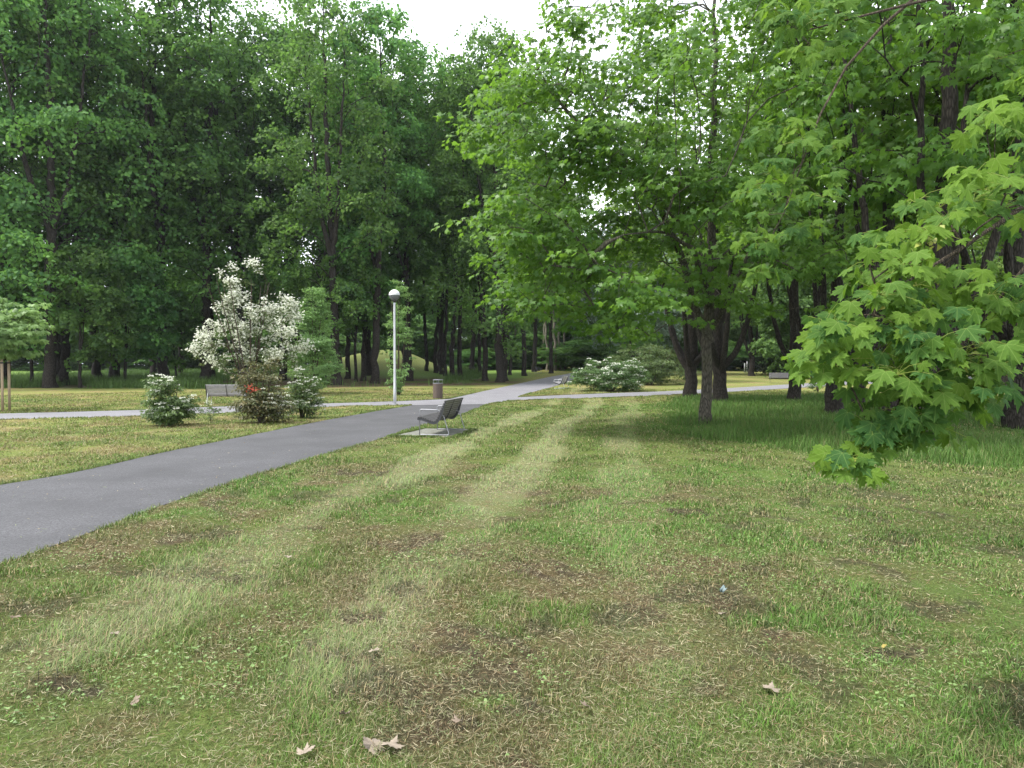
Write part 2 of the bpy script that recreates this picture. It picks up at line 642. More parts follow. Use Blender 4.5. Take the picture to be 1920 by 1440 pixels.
def tall_mask(x, y):
    """longer unmown grass under the maples on the right"""
    n = (fbm(x * 0.5, y * 0.5, 31, 3) - 0.5)
    a = sstep((x - (3.5 + 0.23 * np.maximum(0, y - 18)) + n * 2.2) / 1.2)
    a = a * sstep((y - (10.3 + 8.0 * np.exp(-(np.maximum(x, 3.0) - 3.4) / 1.2)) + n * 2.2) / 1.2)
    b = sstep((38.0 - y + n * 6) / 4.0)
    right_gap = 1 - 0.8 * sstep((x - 9.6) / 1.2) * sstep((20 - y) / 2) * sstep((y - 12) / 1.5)
    return a * b * right_gap


def wood_floor(x, y):
    """shade floor of the left wood"""
    n = (fbm(x * 0.25, y * 0.25, 41, 3) - 0.5)
    edge = 46.5 - 0.02 * x + n * 5
    e2 = np.where(x > -22, 43.5 + 0.42 * (x + 22), 43.5)
    return sstep((y - np.maximum(edge, e2) + 1.5) / 2.0) * sstep((2.0 + (y - 60) * 0.05 - x) / 2.0)


def field(x, y):
    big = fbm(x * 0.22 + 11, y * 0.22, 1, 4)
    med = fbm(x * 0.9, y * 0.9 + 5, 2, 4)
    sml = fbm(x * 3.1, y * 3.1, 3, 3)
    # mowing swaths run with the path
    s = x - 0.17 * y + (fbm(x * 0.15, y * 0.12, 9, 2) - 0.5) * 0.7
    st = 0.5 + 0.5 * np.cos((s + 1.72) * 2 * pi / 1.68)
    st = sstep((st - 0.27 + 1.7 * (fbm(x * 1.1, y * 0.4, 14, 5) - 0.5)) / 0.9)
    rng = sstep((s + 4.6) / 0.8) * (1 - 0.75 * sstep((s - 0.4) / 1.2)) * sstep((y - 2.6) / 1.6)
    st = st * rng
    green = np.array([0.104, 0.146, 0.040])
    lush = np.array([0.090, 0.155, 0.036])
    hay = np.array([0.250, 0.258, 0.145])
    brown = np.array([0.125, 0.100, 0.056])
    soil = np.array([0.050, 0.040, 0.034])
    yel = np.array([0.215, 0.205, 0.075])
    c = green[None] * (0.8 + 0.4 * sml[:, None])
    k = sstep((big - 0.48) / 0.14)[:, None]
    c = c * (1 - k) + lush[None] * k
    # brown dry patches
    near = sstep((13 - y) / 6)
    kb = (sstep((med - 0.52 + 0.05 * near) / 0.13) * (0.3 + 0.33 * near) * (1 - 0.6 * st))
    fine = fbm(x * 3.6 + 40, y * 3.6, 23, 4)
    kb = np.clip(kb * (0.45 + 1.1 * fine) + (0.2 + 0.3 * near) * sstep((fine - 0.53) / 0.1), 0, 0.9)
    right = sstep((x - 1.5) / 2.0) * sstep((y - 4.0) / 2)
    kb = kb * (1 - 0.55 * right)
    c = c * (1 - kb[:, None]) + brown[None] * kb[:, None]
    kh = (st * (0.45 + 0.75 * sml) * sstep((fbm(x * 0.5, y * 0.3, 15, 3) - 0.2) / 0.35))[:, None]
    kh = np.clip(kh * (1 - 0.55 * sstep((s + 0.8) / 0.5))[:, None] * (1 - 0.35 * near[:, None]), 0, 0.6)
    c = c * (1 - kh) + hay[None] * kh
    # fresher grass low in the view and to the right
    fr = 0.75 * np.maximum(sstep((3.7 - y + (big - .5) * 3) / .7) * sstep((fbm(x * .8 + 3, y * .8, 29, 3) - .42) / .12), 0.6 * sstep((x - 1.6) / 1.2) * sstep((9 - y) / 2) * sstep((med - .36) / .15)) * (1 - .5 * fine)
    c = c * (1 - fr[:, None]) + np.array([0.110, 0.185, 0.040])[None] * fr[:, None]
    # left lawn beyond the path, and the wider park: yellowish cut grass
    lx = -6.9 + 0.2 * (y - 9.5)
    ky = np.maximum(sstep((lx - x) / 0.5), sstep((y - 26) / 8))
    kyy = ky * np.clip(0.30 + 1.3 * (big - 0.4) + 0.8 * (med - 0.5), 0, 0.9)
    c = c * (1 - kyy[:, None]) + yel[None] * kyy[:, None]
    kt = ky * sstep((med - 0.55) / 0.1) * 0.55
    c = c * (1 - kt[:, None]) + np.array([0.20, 0.16, 0.085])[None] * kt[:, None]
    # tall grass under the maples
    t = tall_mask(x, y)[:, None]
    c = c * (1 - t) + np.array([0.072, 0.128, 0.030])[None] * t
    # wood floor: litter and thin grass
    w = wood_floor(x, y)
    wf = sstep((fbm(x * 0.35, y * 0.35, 51, 3) - 0.42) / 0.2)
    fl = np.array([0.085, 0.066, 0.042])[None] * (1 - wf[:, None]) + np.array([0.075, 0.105, 0.03])[None] * wf[:, None]
    far = sstep((y - 62) / 8)[:, None]
    fl = fl * (1 - far) + np.array([0.10, 0.165, 0.04])[None] * far
    c = c * (1 - w[:, None]) + fl * w[:, None]
    mo = sstep((ground_z(x, y) - 1.15 * sstep((y - 28) / 95.0) - 0.25) / 0.6)[:, None]
    c = c * (1 - mo) + np.array([0.135, 0.165, 0.058])[None] * mo
    # bare soil
    so = np.zeros(len(x))
    for p, a, b in SOILP:
        dd = ((x - p.x) / a) ** 2 + ((y - p.y) / (b * 1.3)) ** 2 + (sml - 0.5) * 4.5 + (fbm(x * 7, y * 7, 19, 4) - 0.5) * 9.0
        so = np.maximum(so, 0.85 * (1 - sstep((dd - 0.3) / 0.9)))
    sn = sstep((fbm(x * 2.6, y * 2.6, 77, 5) - 0.60) / 0.08) * near * 0.65
    so = np.maximum(so, sn)
    c = c * (1 - so[:, None]) + soil[None] * so[:, None]
    return c, so, st, t[:, 0], w, kb


def build_ground():
    nr, na = 560, 460
    r = 2.0 * (900 / 2.0) ** (np.linspace(0, 1, nr))
    a = np.linspace(-radians(78), radians(78), na)
    R, A = np.meshgrid(r, a, indexing='ij')
    X = (R * np.sin(A)).ravel()
    Y = (R * np.cos(A) - 4.0).ravel()
    Z = ground_z(X, Y)
    Z = Z + (fbm(X * 1.3, Y * 1.3, 61, 3) - 0.5) * 0.05 * (1 - on_band(X, Y))
    c = field(X, Y)[0]
    # thatch and soil between near blades, painted darker for shaded depth
    nb = (sstep((16 - np.hypot(X, Y)) / 10) * 0.6 * (1 - tall_mask(X, Y)))[:, None]
    c = c * (1 - nb) + (c * 0.30 + np.array([0.040, 0.034, 0.019])) * nb
    i = (np.arange(nr - 1)[:, None] * na + np.arange(na - 1)[None, :])
    T = np.stack([i, i + na, i + na + 1, i + 1], -1).reshape(-1, 4)[:, ::-1]
    o = link('ground', mesh_np('ground', np.c_[X, Y, Z], T, M['ground'], {'col': c}, True, 4))
    tag(o, kind='structure')


def on_band(X, Y):
    """1 on and next to paths, so that the lawn lies level with them"""
    m = np.zeros(len(X))
    for p in PATHS + [PAD]:
        n = len(p)
        sel = np.where((X > p[:, 0].min() - 1.5) & (X < p[:, 0].max() + 1.5) & (Y > p[:, 1].min() - 1.5) & (Y < p[:, 1].max() + 1.5))[0]
        if not len(sel):
            continue
        dm = np.full(len(sel), 9.0)
        for q in p[::2]:
            dm = np.minimum(dm, np.hypot(X[sel] - q[0], Y[sel] - q[1]))
        v = 1 - sstep((dm - 0.35) / 0.9)
        v[inside(p, X[sel], Y[sel])] = 1
        m[sel] = np.maximum(m[sel], v)
    return m


build_ground()


# ------------------------------------------------------------------ grass
def blades(n, dmin, dmax, half, power, rng):
    """points thinning out with distance"""
    u = rng.random(n)
    e = 2 - power
    d = (dmin ** e + u * (dmax ** e - dmin ** e)) ** (1 / e)
    a = (rng.random(n) * 2 - 1) * half
    return d * np.sin(a), d * np.cos(a), d


def grass_mesh(name, x, y, h, w, lean, col, rng, seg=2, az=None, z=None):
    n = len(x)
    if az is None:
        az = rng.random(n) * 2 * pi
    bx, by = np.cos(az), np.sin(az)
    # flat side partly towards the viewer's direction, partly random
    sx, sy = -by, bx
    zb = ground_z(x, y) if z is None else z
    lx = lean * h
    hz = h * np.sqrt(np.clip(1 - lean ** 2 * 0.7, 0.05, 1))
    base = np.stack([x, y, zb - 0.004], -1)
    side = np.stack([sx, sy, np.zeros(n)], -1)
    out = np.stack([bx, by, np.zeros(n)], -1)
    up = np.array([0, 0, 1.0])
    mid = base + out * (lx * 0.32)[:, None] + up * (hz * 0.6)[:, None]
    tip = base + out * lx[:, None] + up * hz[:, None]
    W = w[:, None] * 0.5
    V = np.stack([base - side * W, base + side * W, mid + side * W * 0.8, mid - side * W * 0.8, tip], 1)
    i = np.arange(n)[:, None] * 5
    T = np.concatenate([i + np.array([[0, 1, 2]]), i + np.array([[0, 2, 3]]), i + np.array([[3, 2, 4]])], 1).reshape(-1, 3)
    C = np.repeat(col, 5, axis=0)
    return mesh_np(name, V.reshape(-1, 3), T, M['grass'], {'col': C})


def build_lawn():
    rng = np.random.default_rng(21)
    x, y, d = blades(1050000, 2.2, 46, radians(41), 1.55, rng)
    # the same lawn to either side and at the viewer's feet
    x2, y2 = rng.uniform(-9, 8, 420000), rng.uniform(-0.8, 9, 420000)
    k2 = (np.abs(np.arctan2(x2, np.maximum(y2, 1e-3))) > radians(41)) | (np.hypot(x2, y2) < 2.2)
    x, y = np.r_[x, x2[k2]], np.r_[y, y2[k2]]
    d = np.maximum(np.hypot(x, y), 2.2)
    c, so, st, tl, wf, kb = field(x, y)
    keep = ~on_hard(x, y) & (rng.random(len(x)) > so * 0.93) & (rng.random(len(x)) > kb * 0.25) & (wf < 0.5)
    tuft = fbm(x * 2.2, y * 2.2, 91, 3)
    keep &= rng.random(len(x)) < np.clip(0.6 + 1.3 * (tuft - 0.4), 0.42, 1)
    x, y, d, c, st, tl, kb, tuft = [q[keep] for q in (x, y, d, c, st, tl, kb, tuft)]
    n = len(x)
    h = (0.018 + 0.042 * rng.random(n) ** 1.8) * (0.7 + 0.9 * sstep((tuft - 0.35) / 0.35)) * (1 - 0.3 * kb)
    w = np.clip(0.0009 * d, 0.0024, 0.03) * (0.7 + 0.7 * rng.random(n))
    h = h * (1 + np.clip(d - 12, 0, 30) * 0.008)
    lean = 0.3 + 0.67 * rng.random(n) ** 0.7
    # each blade its own tone: fresh, dull or dry
    t = rng.random(n)
    br = 0.6 + 0.95 * rng.random(n)
    col = c * br[:, None]
    fresh = (t < 0.30)[:, None]
    col = np.where(fresh, col * np.array([0.85, 1.10, 0.65]), col)
    dry = ((t > 0.78) & (rng.random(n) < 0.7))[:, None]
    col = np.where(dry, np.array([[0.27, 0.225, 0.115]]) * br[:, None], col)
    az = np.where(st > 0.4, 1.4 + rng.normal(0, 0.9, n), rng.random(n) * 2 * pi)
    o = link('grass', grass_mesh('grass', x, y, h, w, lean, col, rng, az=az))
    tag(o, 'short mown grass of the lawn, patchy green and straw', 'grass', kind='stuff')
    # lying cuttings and straw
    x, y, d = blades(260000, 2.2, 24, radians(41), 1.6, rng)
    c, so, st, tl, wf, kb = field(x, y)
    keep = (~on_hard(x, y) | (rng.random(len(x)) < 0.02)) & (rng.random(len(x)) < 0.3 + 0.5 * st + 0.6 * kb) & (tl < 0.5)
    x, y, d = x[keep], y[keep], d[keep]
    n = len(x)
    L = 0.018 + 0.042 * rng.random(n) ** 1.5
    az = rng.random(n) * 2 * pi
    el = rng.normal(0.05, 0.16, n)
    w = np.clip(0.00055 * d, 0.0013, 0.012) * (0.7 + 0.8 * rng.random(n))
    a = np.stack([np.cos(az) * np.cos(el), np.sin(az) * np.cos(el), np.sin(el)], -1)
    s = np.stack([-np.sin(az), np.cos(az), rng.normal(0, 0.3, n)], -1)
    zc = ground_z(x, y) + 0.012 + 0.02 * rng.random(n)
    cpos = np.stack([x, y, zc], -1)
    bend = np.array([0, 0, 1.0])[None] * (rng.normal(0, 0.003, n))[:, None] + s * rng.normal(0, 0.004, n)[:, None]
    V = np.stack([cpos - a * L[:, None] / 2 - s * w[:, None] / 2, cpos - a * L[:, None] / 2 + s * w[:, None] / 2,
                  cpos + bend + s * w[:, None] / 2, cpos + bend - s * w[:, None] / 2,
                  cpos + a * L[:, None] / 2], 1)
    i = np.arange(n)[:, None] * 5
    T = np.concatenate([i + np.array([[0, 1, 2]]), i + np.array([[0, 2, 3]]), i + np.array([[3, 2, 4]])], 1).reshape(-1, 3)
    base = np.where(rng.random(n)[:, None] < 0.55, np.array([[0.34, 0.30, 0.19]]), np.array([[0.20, 0.14, 0.075]]))
    base = np.where(rng.random(n)[:, None] < 0.3, np.array([[0.19, 0.22, 0.10]]), base)
    col = base * (0.6 + 0.7 * rng.random(n))[:, None]
    o = link('grass_clippings', mesh_np('grass_clippings', V.reshape(-1, 3), T, M['grass'], {'col': np.repeat(col, 5, 0)}))
    tag(o, 'dry grass clippings lying over the mown lawn', 'clippings', kind='stuff')
    # grass leaning over the path edges
    ex, ey = [], []
    for p in PATHS + [PAD]:
        q = p if len(p) > 10 else resample(np.r_[p, p[:1]], 200)
        dd = np.linalg.norm(np.diff(q, axis=0), axis=1)
        pr_ = dd / np.maximum(3.0, np.hypot(q[:-1, 0], q[:-1, 1])) ** 1.1
        pr_[(np.hypot(q[:-1, 0], q[:-1, 1]) > 40) | (q[:-1, 1] < 1)] = 0
        if len(p) > 10:
            pr_[len(p) // 2 - 1] = 0
        k_ = rng.choice(len(dd), 22000, p=pr_ / pr_.sum())
        t_ = rng.random(len(k_))[:, None]
        z_ = q[k_] * (1 - t_) + q[k_ + 1] * t_
        z_ = z_ + rng.normal(0, 0.055, z_.shape)
        ex.append(z_[:, 0])
        ey.append(z_[:, 1])
    x, y = np.concatenate(ex), np.concatenate(ey)
    keep = ~on_hard(x, y) & (rng.random(len(x)) < sstep((fbm(x * 1.7, y * 1.7, 57, 3) - .3) / .25))
    x, y = x[keep], y[keep]
    d = np.hypot(x, y)
    c = field(x, y)[0]
    n = len(x)
    h = 0.025 + 0.06 * rng.random(n) ** 1.5
    w = np.clip(0.0009 * d, 0.0024, 0.03) * (0.7 + 0.7 * rng.random(n))
    col = (c * .6 + np.array([[0.05, 0.075, 0.018]])) * (0.6 + 0.8 * rng.random(n))[:, None]
    o = link('edge_grass', grass_mesh('edge_grass', x, y, h, w, 0.3 + 0.65 * rng.random(n), col, rng))
    tag(o, 'untrimmed green grass fringing the edges of the paths', 'grass', kind='stuff')
    # longer grass under the maples
    x, y, d = blades(520000, 9, 42, radians(41), 1.3, rng)
    c, so, st, tl, wf, kb = field(x, y)
    tall = fbm(x * 1.1, y * 1.1, 95, 3)
    keep = ~on_hard(x, y) & (tl * np.clip(0.4 + 1.6 * (tall - 0.3), 0.2, 1.2) > rng.random(len(x)))
    x, y, d, c, tall, tlk = x[keep], y[keep], d[keep], c[keep], tall[keep], tl[keep]
    n = len(x)
    h = (0.05 + 0.19 * rng.random(n) ** 1.3) * (0.5 + 0.9 * tall) * (0.6 + 0.65 * tlk)
    w = np.clip(0.00055 * d, 0.0035, 0.03) * (0.7 + 0.7 * rng.random(n))
    lean = 0.1 + 0.75 * rng.random(n)
    col = np.array([[0.078, 0.150, 0.030]]) * (0.7 + 0.7 * rng.random(n))[:, None]
    col = np.where(rng.random(n)[:, None] < 0.12, np.array([[0.15, 0.17, 0.06]]), col)
    o = link('long_grass', grass_mesh('long_grass', x, y, h, w, lean, col, rng))
    tag(o, 'long uncut dark green grass in the shade under the maples', 'grass', kind='stuff')
    # tall grass and herbs at the foot of the left wood
    x = rng.uniform(-46, -3, 130000)
    y = rng.uniform(44, 82, 130000)
    w_ = wood_floor(x, y)
    nn = fbm(x * 0.3, y * 0.3, 97, 3)
    den = np.where(x < -20, 1.0, 0.15) * sstep((nn - 0.35) / 0.2)
    den = np.maximum(den, sstep((y - 60) / 6) * 0.9)
    keep = (w_ > 0.4) & (rng.random(len(x)) < den) & ~((x > -24) & (x < -6) & (y > 50) & (y < 90)) & ~on_hard(x, y)
    x, y, nn = x[keep], y[keep], nn[keep]
    n = len(x)
    h = (0.2 + 0.55 * rng.random(n) ** 1.5) * (0.5 + nn)
    w = 0.03 * (0.6 + 0.8 * rng.random(n))
    col = np.array([[0.07, 0.125, 0.03]]) * (0.65 + 0.8 * rng.random(n))[:, None]
    o = link('undergrowth', grass_mesh('undergrowth', x, y, h, w, 0.1 + 0.6 * rng.random(n), col, rng))
    tag(o, 'tall grass and herbs growing between the trunks of the left wood', 'undergrowth', kind='stuff')


build_lawn()

# ------------------------------------------------------------------ leaves
HALF = [(0, 0), (0.08, -0.07), (0.20, -0.11), (0.25, -0.04), (0.36, -0.06), (0.38, 0.02), (0.52, 0.06), (0.42, 0.13), (0.385, 0.21), (0.48, 0.27), (0.56, 0.31),
        (0.51, 0.41), (0.60, 0.60), (0.44, 0.54), (0.35, 0.62), (0.28, 0.53), (0.175, 0.50), (0.17, 0.60), (0.22, 0.70), (0.115, 0.71), (0, 0.95)]
HALF1 = [(0, 0), (0.22, -0.11), (0.52, 0.06), (0.38, 0.21), (0.58, 0.58), (0.18, 0.49), (0, 0.93)]


def leaf_template(half, cy=0.22):
    pts = list(half) + [(-x, y) for x, y in half[-2:0:-1]]
    V = np.array([(0, cy)] + pts)
    n = len(pts)
    T = np.array([(0, 1 + i, 1 + (i + 1) % n) for i in range(n)])
    r2 = V[:, 0] ** 2 + (V[:, 1] - cy) ** 2
    z = 0.16 * np.abs(V[:, 0]) - 0.38 * r2
    return np.c_[V, z], T


LEAF_NEAR = leaf_template(HALF)
LEAF_MID = leaf_template(HALF1)
LEAF_FAR = (np.array([(0, 0, 0), (0.44, 0.3, 0.06), (0.30, 0.72, -0.02), (0, 0.95, -0.14), (-0.30, 0.72, -0.02), (-0.44, 0.3, 0.06)]), np.array([(0, 1, 2), (0, 2, 3), (0, 3, 4), (0, 4, 5)]))
LEAF_OVAL = (np.array([(0, 0, 0), (0.24, 0.4, 0.05), (0, 1.0, -0.12), (-0.24, 0.4, 0.05)]), np.array([(0, 1, 2), (0, 2, 3)]))
PETAL = (np.array([(0, 0, 0), (0.5, 0.35, 0.1), (0, 0.9, 0.0), (-0.5, 0.35, 0.1)]), np.array([(0, 1, 2), (0, 2, 3)]))


def unit(v):
    return v / (np.linalg.norm(v, axis=-1, keepdims=True) + 1e-9)


def leaves_mesh(name, tpl, pos, axis, nrm, scale, tint, mat, rng, leafco=False):
    TV, TT = tpl
    n = len(pos)
    axis = unit(axis)
    side = unit(np.cross(axis, nrm))
    nr = np.cross(side, axis)
    fold = rng.uniform(-0.2, 2.3, n)
    V = (pos[:, None, :] + scale[:, None, None] * (
        TV[None, :, 0, None] * side[:, None, :] + TV[None, :, 1, None] * axis[:, None, :]
        + (TV[None, :, 2] * fold[:, None])[:, :, None] * nr[:, None, :]))
    k = len(TV)
    T = (np.arange(n)[:, None, None] * k + TT[None]).reshape(-1, 3)
    at = {'tint': np.repeat(tint, k)}
    if leafco:
        at['leafco'] = np.tile(np.c_[TV[:, :2] + 1.0, np.zeros(k)], (n, 1))
    return mesh_np(name, V.reshape(-1, 3), T, mat, at)


# ------------------------------------------------------------------ skeletons
def skeleton(stems, terms, rng, tip=0.006, lift=0.10, steep=0.55, seg=0.7, pw=0.45, pen=0.3):
    """stems: list of (points, radii). Each terminal is joined to the nearest fitting node. Returns tubes."""
    pos, dirs, plen, cnt, par, rad0 = [], [], [], [], [], []
    tubes = []
    for pts, rr in stems:
        pts = np.array(pts, float)
        n = max(4, int(np.sum(np.linalg.norm(np.diff(pts, axis=0), axis=1)) / 0.45))
        d = np.r_[0, np.cumsum(np.linalg.norm(np.diff(pts, axis=0), axis=1))]
        t = np.linspace(0, d[-1], n)
        q = np.stack([np.interp(t, d, pts[:, k]) for k in range(3)], -1)
        for _ in range(3):
            q[1:-1] = 0.25 * q[:-2] + 0.5 * q[1:-1] + 0.25 * q[2:]
        q[1:-1, :2] += rng.normal(0, 0.025, (n - 2, 2)) * (d[-1] / 12)
        r = np.interp(t, d, rr)
        tubes.append((q, r))
        g = np.gradient(q, axis=0)
        s0 = int(n * 0.22)
        for i in range(s0, n):
            pos.append(q[i])
            dirs.append(unit(g[i]))
            plen.append(0.0)
            par.append(-1)
            rad0.append(r[i])
    ns = len(pos)
    cap = ns + len(terms) * 14
    A = np.zeros((cap, 3))
    A[:ns] = pos
    PL = np.zeros(cap)
    D = np.zeros((cap, 3))
    D[:ns] = dirs
    par = par + [0] * (cap - ns)
    cnt = np.zeros(cap)
    k = ns
    sp = A[:ns]
    dd = np.array([np.min(np.linalg.norm(sp - t, axis=1)) for t in terms])
    chains = []
    for ti in np.argsort(dd):
        t = terms[ti]
        v = t - A[:k]
        dist = np.linalg.norm(v, axis=1)
        hor = np.hypot(v[:, 0], v[:, 1])
        cost = dist + pen * PL[:k] + 0.7 * np.maximum(0, steep * hor - v[:, 2])
        j = int(np.argmin(cost))
        m = max(2, min(12, int(dist[j] / seg) + 1))
        s = np.linspace(0, 1, m + 1)[1:, None]
        st = unit(0.5 * D[j] + 0.9 * unit(t - A[j]) + np.array([0, 0, 0.25]))
        c1 = A[j] + st * dist[j] * 0.4
        c2 = t - unit(unit(t - A[j]) + np.array([0, 0, -0.25])) * dist[j] * 0.3 + np.array([0, 0, lift * dist[j]])
        q = (1 - s) ** 3 * A[j] + 3 * (1 - s) ** 2 * s * c1 + 3 * (1 - s) * s ** 2 * c2 + s ** 3 * t
        q[:-1] += rng.normal(0, 0.03, (m, 3))[:-1] * min(1.0, dist[j] / 2)
        ids = list(range(k, k + m))
        g = np.gradient(np.r_[[A[j]], q], axis=0)[1:]
        A[k:k + m] = q
        D[k:k + m] = unit(g)
        seglen = dist[j] / m
        PL[k:k + m] = PL[j] + seglen * np.arange(1, m + 1)
        for a, i in enumerate(ids):
            par[i] = j if a == 0 else i - 1
        chains.append((j, ids))
        i = ids[-1]
        while i >= ns:
            cnt[i] += 1
            i = par[i]
        k += m
    for j, ids in chains:
        r = tip * cnt[ids] ** pw
        r0 = min(r[0] * 1.15, rad0[j] * 0.85) if j < ns else min(r[0] * 1.1, tip * cnt[j] ** pw)
        q = np.r_[[A[j]], A[ids]]
        tubes.append((q, np.r_[r0, r]))
    return tubes


def tubes_mesh(name, tubes, mat, minr=0.0, flare=True):
    Vs, Ts = [], []
    b = 0
    for i, (q, r) in enumerate(tubes):
        if r.max() < minr:
            continue
        n = 14 if r.max() > 0.12 else (8 if r.max() > 0.04 else (5 if r.max() > 0.015 else 3))
        V, T = tube_np(q, r, n)
        Vs.append(V)
        Ts.append(T + b)
        b += len(V)
    return mesh_np(name, np.concatenate(Vs), np.concatenate(Ts), mat, smooth=True, nside=4)


def sample_crown(ells, nclump, per, rng, zmin=2.0, csize=(1.2, 0.45), shell=0.6, keep=None):
    w = np.array([e[6] for e in ells], float)
    w /= w.sum()
    C = []
    while len(C) < nclump:
        e = ells[rng.choice(len(ells), p=w)]
        v = unit(rng.normal(0, 1, 3))
        r = rng.random() ** (1 / 3) if rng.random() > shell else rng.uniform(0.78, 1.0)
        p = np.array(e[:3]) + v * r * np.array(e[3:6])
        if p[2] < zmin or (keep is not None and not keep(p)):
            continue
        C.append(p)
    C = np.array(C)
    T = []
    for c in C:
        for _ in range(max(1, int(rng.normal(per, per * 0.25)))):
            v = rng.normal(0, 0.5, 3)
            T.append(c + v * np.array([csize[0], csize[0], csize[1]]))
    T = np.array(T)
    return T[T[:, 2] > zmin - 0.4]


def dome_crown(ells, nclump, per, rng, zmin=2.0, R=(1.2, 2.0)):
    """twig ends on rounded leafy masses, with the outward direction of each"""
    C = sample_crown(ells, nclump, 1, rng, zmin, (0, 0), 0.7)
    T, O = [], []
    for c in C:
        r = rng.uniform(*R)
        for _ in range(per):
            v = unit(rng.normal(0, 1, 3) + np.array([0, 0, 0.55]))
            if v[2] < -0.35:
                continue
            T.append(c + v * np.array([r, r, r * 0.62]) * rng.uniform(0.8, 1.05))
            O.append(v)
    T, O = np.array(T), np.array(O)
    k = T[:, 2] > zmin - 0.6
    return T[k], O[k]


def dome_leaves(T, O, n, rng, rad=0.5, size=(0.16, 0.27)):
    K = len(T)
    N_ = K * n
    o = np.repeat(O, n, 0)
    off = rng.normal(0, rad * 0.6, (N_, 3))
    off -= o * np.sum(off * o, 1)[:, None] * 0.75
    pos = np.repeat(T, n, 0) + off
    axis = o * np.array([0.6, 0.6, 0.2]) + np.array([0, 0, -0.6]) + rng.normal(0, 0.5, (N_, 3))
    nrm = o * 0.9 + np.array([0, 0, 0.5]) + rng.normal(0, 0.42, (N_, 3))
    tint = np.clip(np.repeat(rng.normal(0.45, 0.22, K), n) + rng.normal(0, 0.22, N_), 0, 1)
    return pos, axis, nrm, rng.uniform(size[0], size[1], N_), tint


def spray_leaves(terms, center, n, rng, rad=0.55, size=(0.13, 0.2), flat=0.5, droop=0.5, tilt=0.45):
    """leaves fanned round each twig end, faces mostly up, tips out and down"""
    K = len(terms)
    N_ = K * n
    t = np.repeat(terms, n, 0)
    a = rng.random(N_) * 2 * pi
    r = rad * np.sqrt(rng.random(N_)) * np.repeat(rng.uniform(0.7, 1.25, K), n)
    off = np.stack([np.cos(a) * r, np.sin(a) * r, rng.normal(0, 0.16, N_) * rad * flat * 2 - droop * r * r], -1)
    outw = np.repeat(unit((terms - center) * np.array([1, 1, 0.4])), n, 0)
    pos = t + off
    rad_dir = np.stack([np.cos(a), np.sin(a), np.zeros(N_)], -1)
    axis = rad_dir * 0.8 + outw * 0.5 + np.array([0, 0, -0.55]) + rng.normal(0, 0.35, (N_, 3))
    nrm = np.array([0, 0, 1.0]) + outw * 0.35 + rad_dir * 0.3 + rng.normal(0, tilt, (N_, 3))
    sc = rng.uniform(size[0], size[1], N_)
    tint = np.clip(np.repeat(rng.normal(0.45, 0.2, K), n) + rng.normal(0, 0.2, N_), 0, 1)
    return pos, axis, nrm, sc, tint


def flare_stem(base, top_pts, r, rtop):
    """trunk with spreading foot"""
    base = np.array(base, float)
    pts = [base + [0, 0, -0.15], base + [0, 0, 0.12], base + [0, 0, 0.5], base + [0, 0, 1.2]] + [np.array(p, float) for p in top_pts]
    n = len(pts)
    L = np.r_[0, np.cumsum([np.linalg.norm(pts[i + 1] - pts[i]) for i in range(n - 1)])]
    rr = [r * 1.55, r * 1.28, r * 1.07, r]
    for i in range(4, n):
        u = (L[i] - L[3]) / (L[-1] - L[3])
        rr.append(r * (1 - u) ** 0.8 + rtop * u)
    return pts, rr


# ------------------------------------------------------------------ wood trees (shared meshes)
def wood_tree_meshes(seed, H, r, zlo, cr, nclump, per, nl, lean=0.0, top=1.0, leafsize=(0.19, 0.30), forks=1, bark='bark_dark', mat='wood_leaf'):
    rng = np.random.default_rng(seed)
    stems = []
    a0 = rng.random() * 6.28
    fh = rng.uniform(0.25, 0.4) * H
    lx, ly = lean * cos(a0), lean * sin(a0)
    main = [(lx * H * 0.1, ly * H * 0.1, 0.15 * H), (lx * fh / H * H * 0.9, ly * fh * 0.9, fh), (lx * H * 0.6 + rng.normal(0, .4), ly * H * 0.6 + rng.normal(0, .4), 0.62 * H),
            (lx * H * 0.8 + rng.normal(0, .7), ly * H * 0.8 + rng.normal(0, .7), 0.95 * H)]
    stems.append(flare_stem((0, 0, 0), main, r, 0.03))
    for f in range(forks):
        a = a0 + 2.1 * f + rng.uniform(-0.6, 0.6)
        s = np.array(main[1]) * rng.uniform(0.75, 1.0)
        e = cr * rng.uniform(0.35, 0.6)
        stems.append(([s, s + [cos(a) * e * 0.45, sin(a) * e * 0.45, H * 0.12], s + [cos(a) * e, sin(a) * e, H * rng.uniform(0.38, 0.5)]], [r * 0.62, r * 0.45, 0.03]))
    zc = (zlo + H * top) / 2
    hz = (H * top - zlo) / 2
    ells = [(lx * H * 0.5, ly * H * 0.5, zc + hz * 0.25, cr, cr, hz * 0.78, 1.0), (lx * H * 0.3, ly * H * 0.3, zc - hz * 0.35, cr * 1.05, cr * 1.05, hz * 0.68, 0.8),
            (lx * H * 0.6, ly * H * 0.6, zc + hz * 0.62, cr * 0.55, cr * 0.55, hz * 0.4, 0.25)]
    T, O = dome_crown(ells, nclump, per + 5, rng, zlo, (cr * .24, cr * .42))
    tubes = skeleton(stems, T[::2], rng, tip=0.012, seg=1.3)
    pos, ax, nr, sc, ti = dome_leaves(T, O, int(nl * .5), rng, cr * .125, leafsize)
    tr = tubes_mesh('trunk', tubes, M[bark], 0.012)
    cm = leaves_mesh('crown', LEAF_FAR, pos, ax, nr, sc, ti, M[mat], rng)
    return tr, cm


def place_tree(name, meshes, loc, rz=0.0, s=1.0, label=None, cat='tree', group=None, crown_name='crown'):
    o = empty(name, loc, rz)
    o.scale = (s, s, s) if np.isscalar(s) else s
    tag(o, label, cat, group)
    link('trunk', meshes[0], o)
    link(crown_name, meshes[1], o)
    return o


